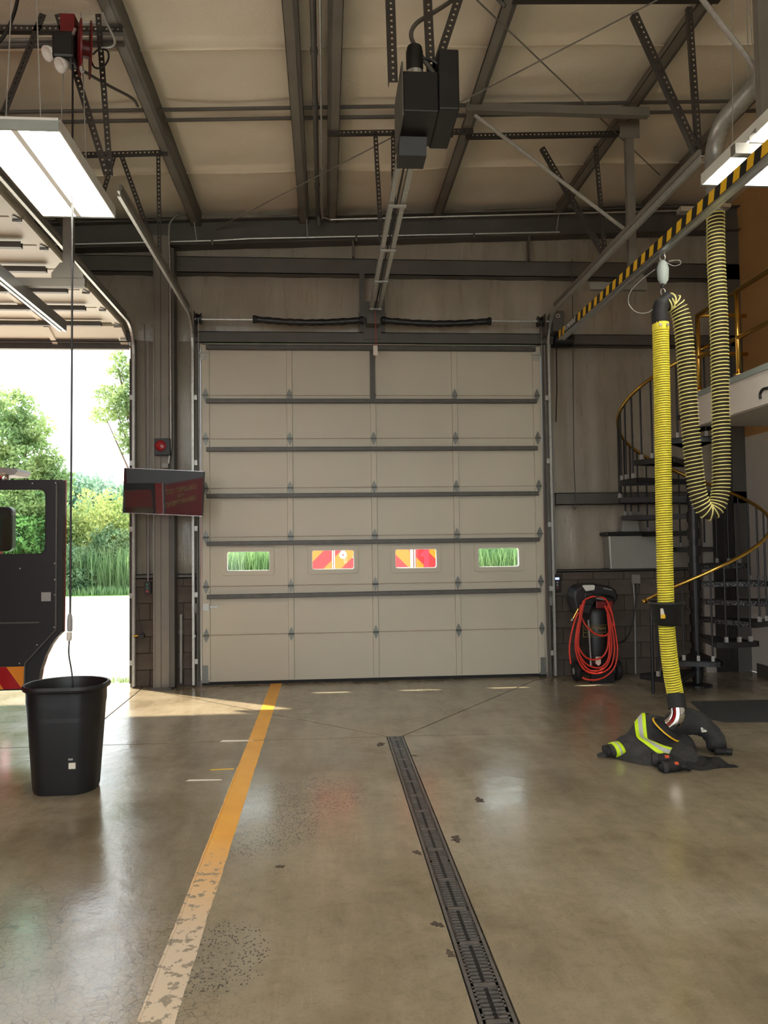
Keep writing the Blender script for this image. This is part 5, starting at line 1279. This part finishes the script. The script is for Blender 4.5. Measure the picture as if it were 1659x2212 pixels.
# arched far sleeve and shoulder
sh_ = smooth_path([(2.68, -3.60, .17), (2.80, -3.57, .215), (2.92, -3.57, .215), (3.01, -3.61, .165), (3.045, -3.67, .10), (3.03, -3.72, .05)], 6)
fsleeve(sh_, [.075+.03*math.sin(PI*min(1, i/18))+.003*math.sin(i*1.9) for i in range(len(sh_))], 'sleeve', 'cloth', ct, 1.0)
fsleeve(smooth_path([(3.02, -3.70, .03), (3.08, -3.72, .03), (3.14, -3.75, .025)], 5), [.04]*6+[.034]*5, 'sleeve_end', 'rubber', ct)
q = at(1521, 1573, Y=-3.66)
MB().obox(V((q.x, -3.662, q.z)), V((.030, .006, .0)), V((0, .016, .026)), V((.001, -.003, .002))).build('white_label', 'paper', ct)
MB().obox(V((q.x, -3.668, q.z-.008)), V((.022, .005, .0)), V((0, .006, .008)), V((.001, -.003, .002))).build('label_print', 'teal_trim', ct)
# flat lower skirt of black cloth at the front
def HS(x, y): return .03+.016*math.sin(17*x+5*y)+.012*math.sin(29*y-8*x)+.012*math.sin(41*x+11*y)
heap([(2.60, -3.96), (2.70, -4.10), (2.88, -4.06), (3.03, -4.05), (2.98, -3.92), (3.00, -3.80), (2.86, -3.76), (2.70, -3.82)], (2.82, -3.94), HS, 10).build('coat_skirt', 'rubber', ct, True)
heap([(2.28, -3.80), (2.36, -3.92), (2.50, -4.0), (2.58, -3.98), (2.5, -3.86), (2.38, -3.76)], (2.43, -3.88), lambda x, y: HS(x, y)*.9, 8).build('coat_hem', 'cloth', ct, True)
for px, py in ((1413, 1634), (1420, 1631), (1441, 1625), (1437, 1632)):
    q = at(px, py, Z=.07); MB().cyl(q+V((-.014, 0, 0)), q+V((.014, .006, .012)), .006, n=8).build('clasp', 'chrome', ct)
MB().tube([at(1432, 1621, Z=.10), at(1440, 1632, Z=.08), at(1447, 1640, Z=.06)], .005, 6).build('zip_edge', 'silver', ct)
# gloves
def glove(label, c, ang, sc_=1.0):
    g = thing('firefighter_glove', label, 'glove', c, 'gloves on the floor')
    R = Matrix.Rotation(ang, 3, 'Z')
    def tp(x, y, z): return V(c)+R @ V((x*sc_, y*sc_, z*sc_))
    MB().tube([tp(-.11, 0, .032), tp(-.07, 0, .036), tp(-.02, 0, .040), (tp(.03, 0, .038)), tp(.045, 0, .034)], [.030*sc_, .038*sc_, .044*sc_, .040*sc_, .028*sc_], 14).build('palm', 'rubber', g, True)
    for k, (dy, L, sp_) in enumerate(((-.036, .070, -.12), (-.012, .085, -.03), (.012, .080, .05), (.034, .062, .14))):
        P = [tp(.03, dy, .036), tp(.03+L*.45, dy+sp_*L*.4, .038), tp(.03+L*.8, dy+sp_*L*.8, .028), tp(.03+L, dy+sp_*L, .018)]
        MB().tube(smooth_path(P, 4), .0145*sc_, 10).build('finger', 'rubber', g, True)
    MB().tube(smooth_path([tp(-.04, .036, .034), tp(-.005, .066, .034), tp(.03, .074, .026)], 4), .016*sc_, 10).build('thumb', 'rubber', g, True)
    MB().cbox(tp(-.005, -.028, .066*1.0), (.03, .022, .018)).build('knuckle_patch', mat('orange_patch', srgb(226, 92, 50), .6, 0, .05, 9), g)
    MB().lathe([(.044*sc_, -.02), (.05*sc_, 0), (.044*sc_, .02)], tp(-.09, 0, .034), 14, R @ V((1, 0, 0))).build('wrist_cuff', 'cloth', g, True)
    return g
glove('black glove with orange knuckle patch lying in front of the coat', (2.52, -4.09, 0), .15)
glove('black glove with orange patch beside the dark coat skirt', (2.50, -4.01, .03), -.30, .95)
# ============================================================ OUTSIDE
M['leaf_a'] = leafmat('spring_green_leaves', srgb(104, 134, 84), srgb(156, 176, 114), .8)
M['leaf_b'] = leafmat('deep_green_leaves', srgb(80, 114, 80), srgb(124, 150, 108), .8)
M['leaf_c'] = leafmat('yellow_green_leaves', srgb(130, 152, 88), srgb(178, 186, 116), .8)
M['leaf_far'] = leafmat('hazy_far_leaves', srgb(128, 160, 140), srgb(158, 184, 160), .3)  # distance haze mixed into these paler leaf greens
M['blade'] = leafmat('grass_blades', srgb(98, 134, 88), srgb(142, 168, 116), .8)
M['bark'] = mat('bark', srgb(92, 78, 64), .9, 0, .2, 8)
def leaves(blobs, n, size, seed, shell=.55):
    """blobs: (x, y, z, rx, ry, rz); leaf quads spread in clumps near their surfaces"""
    r = np.random.default_rng(seed); b = MB(); w = np.array([q[3]*q[5] for q in blobs]); w = w/w.sum()
    idx = r.choice(len(blobs), n, p=w); vs = []; fs = []
    for k in range(n):
        bx = blobs[idx[k]]; d = r.normal(size=3); d /= np.linalg.norm(d)+1e-9; rad = shell+(1.05-shell)*r.random()**.6
        c = np.array(bx[:3])+d*rad*np.array(bx[3:])*(.86+.28*math.sin(5*d[0]+seed)*math.sin(4*d[2]+2*d[1]+seed*2))
        u = r.normal(size=3); u /= np.linalg.norm(u); v = np.cross(u, r.normal(size=3)); v /= np.linalg.norm(v)+1e-9
        s = size*(.6+.8*r.random()); o = len(vs)
        vs += [tuple(c-u*s), tuple(c+v*s*.45), tuple(c+u*s), tuple(c-v*s*.45)]; fs.append((o, o+1, o+2, o+3))
    b.v = vs; b.f = fs; return b
def tree(name, label, cat, base, blobs, n, size, m_, seed, group, trunk=.12):
    t = thing(name, label, cat, base, group)
    f = leaves(blobs, n, size, seed).build('foliage', m_, t); f['kind'] = 'stuff'
    top = max(blobs, key=lambda q: q[2]); tk = MB()
    tk.tube(smooth_path([base, (base[0]*.6+top[0]*.4, base[1]*.6+top[1]*.4, top[2]*.45), (top[0], top[1], top[2]*.95)], 5), [trunk*(1-.07*i) for i in range(11)], 8)
    for q in blobs[:5]: tk.tube([(base[0]*.5+top[0]*.5, base[1]*.5+top[1]*.5, max(.3, q[2]*.55)), (q[0], q[1], q[2])], [trunk*.45, trunk*.12], 6)
    tk.build('trunk', 'bark', t, True); return t
def W3(px, py, Y): return at(px, py, Y=Y)
def blob(px, py, Y, r, rz=None): q = W3(px, py, Y); return (q.x, q.y, q.z, r, r, rz or r)
G = 'trees and shrubs beyond the driveway'
g0 = W3(30, 1200, 21.5)
tree('leafy_tree', 'tall leafy tree rising behind the open cab door', 'tree', (g0.x, 21.5, .1), [blob(25, 885, 21.5, .9), blob(5, 950, 21.5, 1.3), blob(70, 930, 21.6, .8), blob(50, 1000, 21.5, 1.3), blob(100, 1010, 21.5, .7), blob(15, 1080, 21.3, 1.5), blob(85, 1070, 21.2, 1.2), blob(130, 1035, 21.3, .55, .4), blob(40, 1150, 21, 1.5)], 15000, .10, 'leaf_a', 3, G)
g0 = W3(300, 1150, 15)
tree('leafy_tree', 'tree with loose leafy branches against the sky beside the door jamb', 'tree', (g0.x+.8, 15, 0), [blob(262, 800, 15, .45, .3), blob(240, 850, 15, .55, .35), blob(270, 875, 15, .6, .5), blob(225, 895, 15, .5, .3), blob(275, 935, 15, .4, .45), blob(255, 770, 15, .3, .2), blob(275, 965, 15, .25, .3), blob(310, 850, 15, .9), blob(340, 780, 15, .9)], 7000, .065, 'leaf_a', 5, G, .10)
for px, py, r, s in ((190, 1050, 3.2, 11), (255, 1065, 2.6, 12), (120, 1055, 3.2, 13), (60, 1050, 3, 14)):
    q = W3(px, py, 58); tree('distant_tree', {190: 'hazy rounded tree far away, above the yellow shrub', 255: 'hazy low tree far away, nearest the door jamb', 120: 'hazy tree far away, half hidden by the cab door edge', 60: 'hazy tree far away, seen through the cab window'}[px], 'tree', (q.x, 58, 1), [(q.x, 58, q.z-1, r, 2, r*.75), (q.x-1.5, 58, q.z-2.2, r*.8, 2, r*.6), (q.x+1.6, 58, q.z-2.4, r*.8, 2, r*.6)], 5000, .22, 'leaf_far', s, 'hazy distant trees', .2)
SH = [(215, 1110, 22.0, 1.3, 'leaf_c', 'bright yellow-green shrub in the middle of the bank'), (265, 1120, 21.6, 1.1, 'leaf_c', 'yellow-green shrub partly hidden by the door jamb'), (150, 1140, 21.8, 1.2, 'leaf_a', 'green shrub beside the open cab door edge'), (240, 1175, 20.6, .8, 'leaf_b', 'deep green shrub behind the tall grass'), (165, 1215, 20.0, .75, 'leaf_b', 'low deep green shrub near the lawn edge'), (90, 1150, 21.5, 1.3, 'leaf_b', 'deep green shrub seen through the cab door glass'), (30, 1150, 22.5, 1.5, 'leaf_a', 'green shrub behind the cab mirror')]
for i, (px, py, Y, r, m_, lb) in enumerate(SH):
    q = W3(px, py, Y); tree('shrub', lb, 'shrub', (q.x, Y, .05), [(q.x, Y, q.z, r, r, r*.9), (q.x-.5*r, Y-.2, q.z-.8*r, r, r, r), (q.x+.6*r, Y-.1, q.z-.9*r, r*.9, r, r), (q.x, Y-.3, max(.5, q.z-1.6*r), r*1.1, r, r)], 5200, .085, m_, 30+i, G, .05)
for i, (x, r) in enumerate(((-5.2, 1.4), (-2.5, 1.3), (4.9, 1.4), (7.2, 1.5), (9.6, 1.4))):
    tree('shrub', ['green shrub seen through the first small door window', 'green shrub just right of that behind the closed door', 'green shrub seen at the edge of the fourth door window', 'green shrub seen through the fourth door window', 'green shrub hidden behind the closed door'][i], 'shrub', (x, 21.8, .1), [(x, 21.8, 1.5, r, r, r), (x-.6, 21.6, .9, r, r, .9), (x+.7, 21.6, .8, r, r, .9)], 3600, .09, 'leaf_b' if i % 2 else 'leaf_a', 60+i, G, .05)
def blades(x0, x1, y0, y1, n, h0, h1, seed, w=.012):
    r = random.Random(seed); b = MB()
    for k in range(n):
        x = r.uniform(x0, x1); y = r.uniform(y0, y1); h = r.uniform(h0, h1); a = r.uniform(0, 6.3); ln = r.uniform(.05, .35)*h
        dx, dy = math.cos(a)*ln, math.sin(a)*ln; sx, sy = w*math.sin(a), -w*math.cos(a); o = len(b.v)
        b.v += [(x-sx, y-sy, -.02), (x+sx, y+sy, -.02), (x+dx*.4+sx*.8, y+dy*.4+sy*.8, h*.6), (x+dx*.4-sx*.8, y+dy*.4-sy*.8, h*.6), (x+dx, y+dy, h)]
        b.f += [(o, o+1, o+2, o+3), (o+3, o+2, o+4)]
    return b
o = blades(-22, 14, 18.7, 20.6, 16000, .12, .38, 1, .02).build('lawn_grass', 'blade'); tag(o, 'short bright grass along the driveway edge', 'grass', None, 'stuff')
q = W3(245, 1200, 19.6); o = blades(q.x-1.6, q.x+2.2, 19.4, 20.6, 2600, .9, 1.9, 2, .014).build('tall_grass', 'blade'); tag(o, 'tall reedy grass by the door jamb', 'grass', None, 'stuff')
o = blades(-5.8, -.8, 19.4, 20.6, 3600, 1.1, 2.0, 3, .016).build('tall_grass', 'blade'); tag(o, 'tall reedy grass filling the first small door window', 'grass', None, 'stuff')
o = blades(4.0, 9.5, 20.0, 21.0, 3000, .9, 1.8, 4, .016).build('tall_grass', 'blade'); tag(o, 'tall grass showing in the fourth door window', 'grass', None, 'stuff')
o = blades(-2.75, -2.40, .42, .60, 160, .02, .07, 9, .004).build('weeds', 'blade'); tag(o, 'small weeds at the foot of the open door jamb', 'weeds', None, 'stuff')
# utility pole at far left
po = MB().tube([W3(3, 830, 45), W3(3, 1200, 45)], .14, 8).build('utility_pole', 'greybox'); tag(po, 'slim grey pole far behind the tall tree', 'pole')

# ---- second engine parked outside, seen through the small windows
ot = thing('parked_engine', 'red engine with orange chevron rear parked outside the closed door', 'fire engine', (.83, 6.5, 0))
RY = 3.5; X0, X1, Z0, Z1 = -.42, 2.08, .45, 2.95
MB().box(X0, X1, RY, 10.5, Z0, Z1).build('body', 'red', ot, bevel=.03)
M['frd'] = mat('fluorescent_red', srgb(238, 28, 48), .35, 0, .03, 4); M['forg'] = mat('fluorescent_orange', srgb(255, 128, 20), .35, 0, .03, 4); M['num'] = mat('crimson_numeral', srgb(196, 44, 78), .4, 0, .03, 4)
def clip(poly, x0, x1, z0, z1):
    for ax_, lim, sg in ((0, x0, 1), (0, x1, -1), (1, z0, 1), (1, z1, -1)):
        out_ = []
        for i in range(len(poly)):
            a, b_ = poly[i-1], poly[i]; da, db = (a[ax_]-lim)*sg, (b_[ax_]-lim)*sg
            if (da < 0) != (db < 0): t_ = da/(da-db); out_.append((a[0]+(b_[0]-a[0])*t_, a[1]+(b_[1]-a[1])*t_))
            if db >= 0: out_.append(b_)
        poly = out_
        if not poly: return []
    return poly
cxm = .83; sw = .30
for x0, x1, sg, dep in ((X0, .10, 1, 0), (.16, cxm, 1, -.012), (cxm, 1.43, -1, -.012), (1.53, X1, -1, 0)):
    for k in range(-14, 16):
        c0 = k*sw+.05
        P = [(x0-.1, c0+sg*(x0-.1-cxm)), (x1+.1, c0+sg*(x1+.1-cxm)), (x1+.1, c0+sw+sg*(x1+.1-cxm)), (x0-.1, c0+sw+sg*(x0-.1-cxm))]
        P = clip(P, x0, x1, .7, 2.7)
        if len(P) > 2: MB().prism([(a, RY-.004+dep, b_) for a, b_ in P], (0, -.004, 0)).build('chevron_stripe', 'frd' if k % 2 else 'forg', ot)
for x, w in ((.115, .02), (.145, .02), (1.452, .05), (1.505, .022)): MB().box(x-w/2, x+w/2, RY-.03, RY, .6, 2.8).build('edge_strip', 'silver', ot)
MB().box(.16, 1.43, RY-.022, RY-.01, 1.20, 1.255).build('door_sill', 'silver', ot); MB().box(1.10, 1.45, RY-.03, RY-.01, 1.255, 1.285).build('tread_strip', 'white', ot)
P = [(0, 0), (.075, 0), (.075, .40), (.0, .40), (-.09, .33), (-.09, .27), (-.02, .30), (0, .30)]
P = [(.0, .0), (.09, .0), (.09, .34), (.04, .34), (-.06, .255), (-.06, .20), (0, .20)]
MB().prism([(1.66+a, RY-.012, 1.26+b_) for a, b_ in P], (0, -.006, 0)).build('numeral', 'num', ot)
MB().box(1.98, 2.07, RY-.018, RY-.01, 1.40, 1.60).build('tail_lamp', 'frd', ot)
q = at(741, 1199, Y=RY-.03)
MB().lathe([(0, .012), (.055, .012), (.065, 0)], (q.x, RY-.02, q.z), 20, (0, -1, 0)).build('emblem', 'white', ot)
MB().lathe([(0, .016), (.014, .014), (.016, 0)], (q.x, RY-.025, q.z), 12, (0, -1, 0)).build('emblem_centre', 'frd', ot)
MB().prism([(q.x-.05, RY-.018, q.z+.05), (q.x, RY-.018, q.z+.10), (q.x+.05, RY-.018, q.z+.05)], (0, -.008, 0)).build('emblem_crest', 'silver', ot)
MB().tube(smooth_path([(q.x+.03, RY-.02, q.z-.05), (q.x+.02, RY-.02, q.z-.11), (q.x+.05, RY-.02, q.z-.13), (q.x+.06, RY-.02, q.z-.06)]), .004, 5).build('handle_loop', 'white', ot)
MB().box(q.x+.15, q.x+.24, RY-.03, RY-.01, q.z-.05, q.z-.035).build('latch', 'silver', ot)
for x in (X0+.3, X1-.3):
    MB().lathe([(0, -.14), (.3, -.14), (.48, -.13), (.5, -.1), (.5, .1), (.48, .13), (.3, .14), (0, .14)], (x, 5.6, .48), 24, (1, 0, 0), (0, 0, 1)).build('wheel', 'rubber', ot, True)
MB().box(X0, X1, RY-.25, RY, .42, .60).build('tail_board', 'silver', ot)
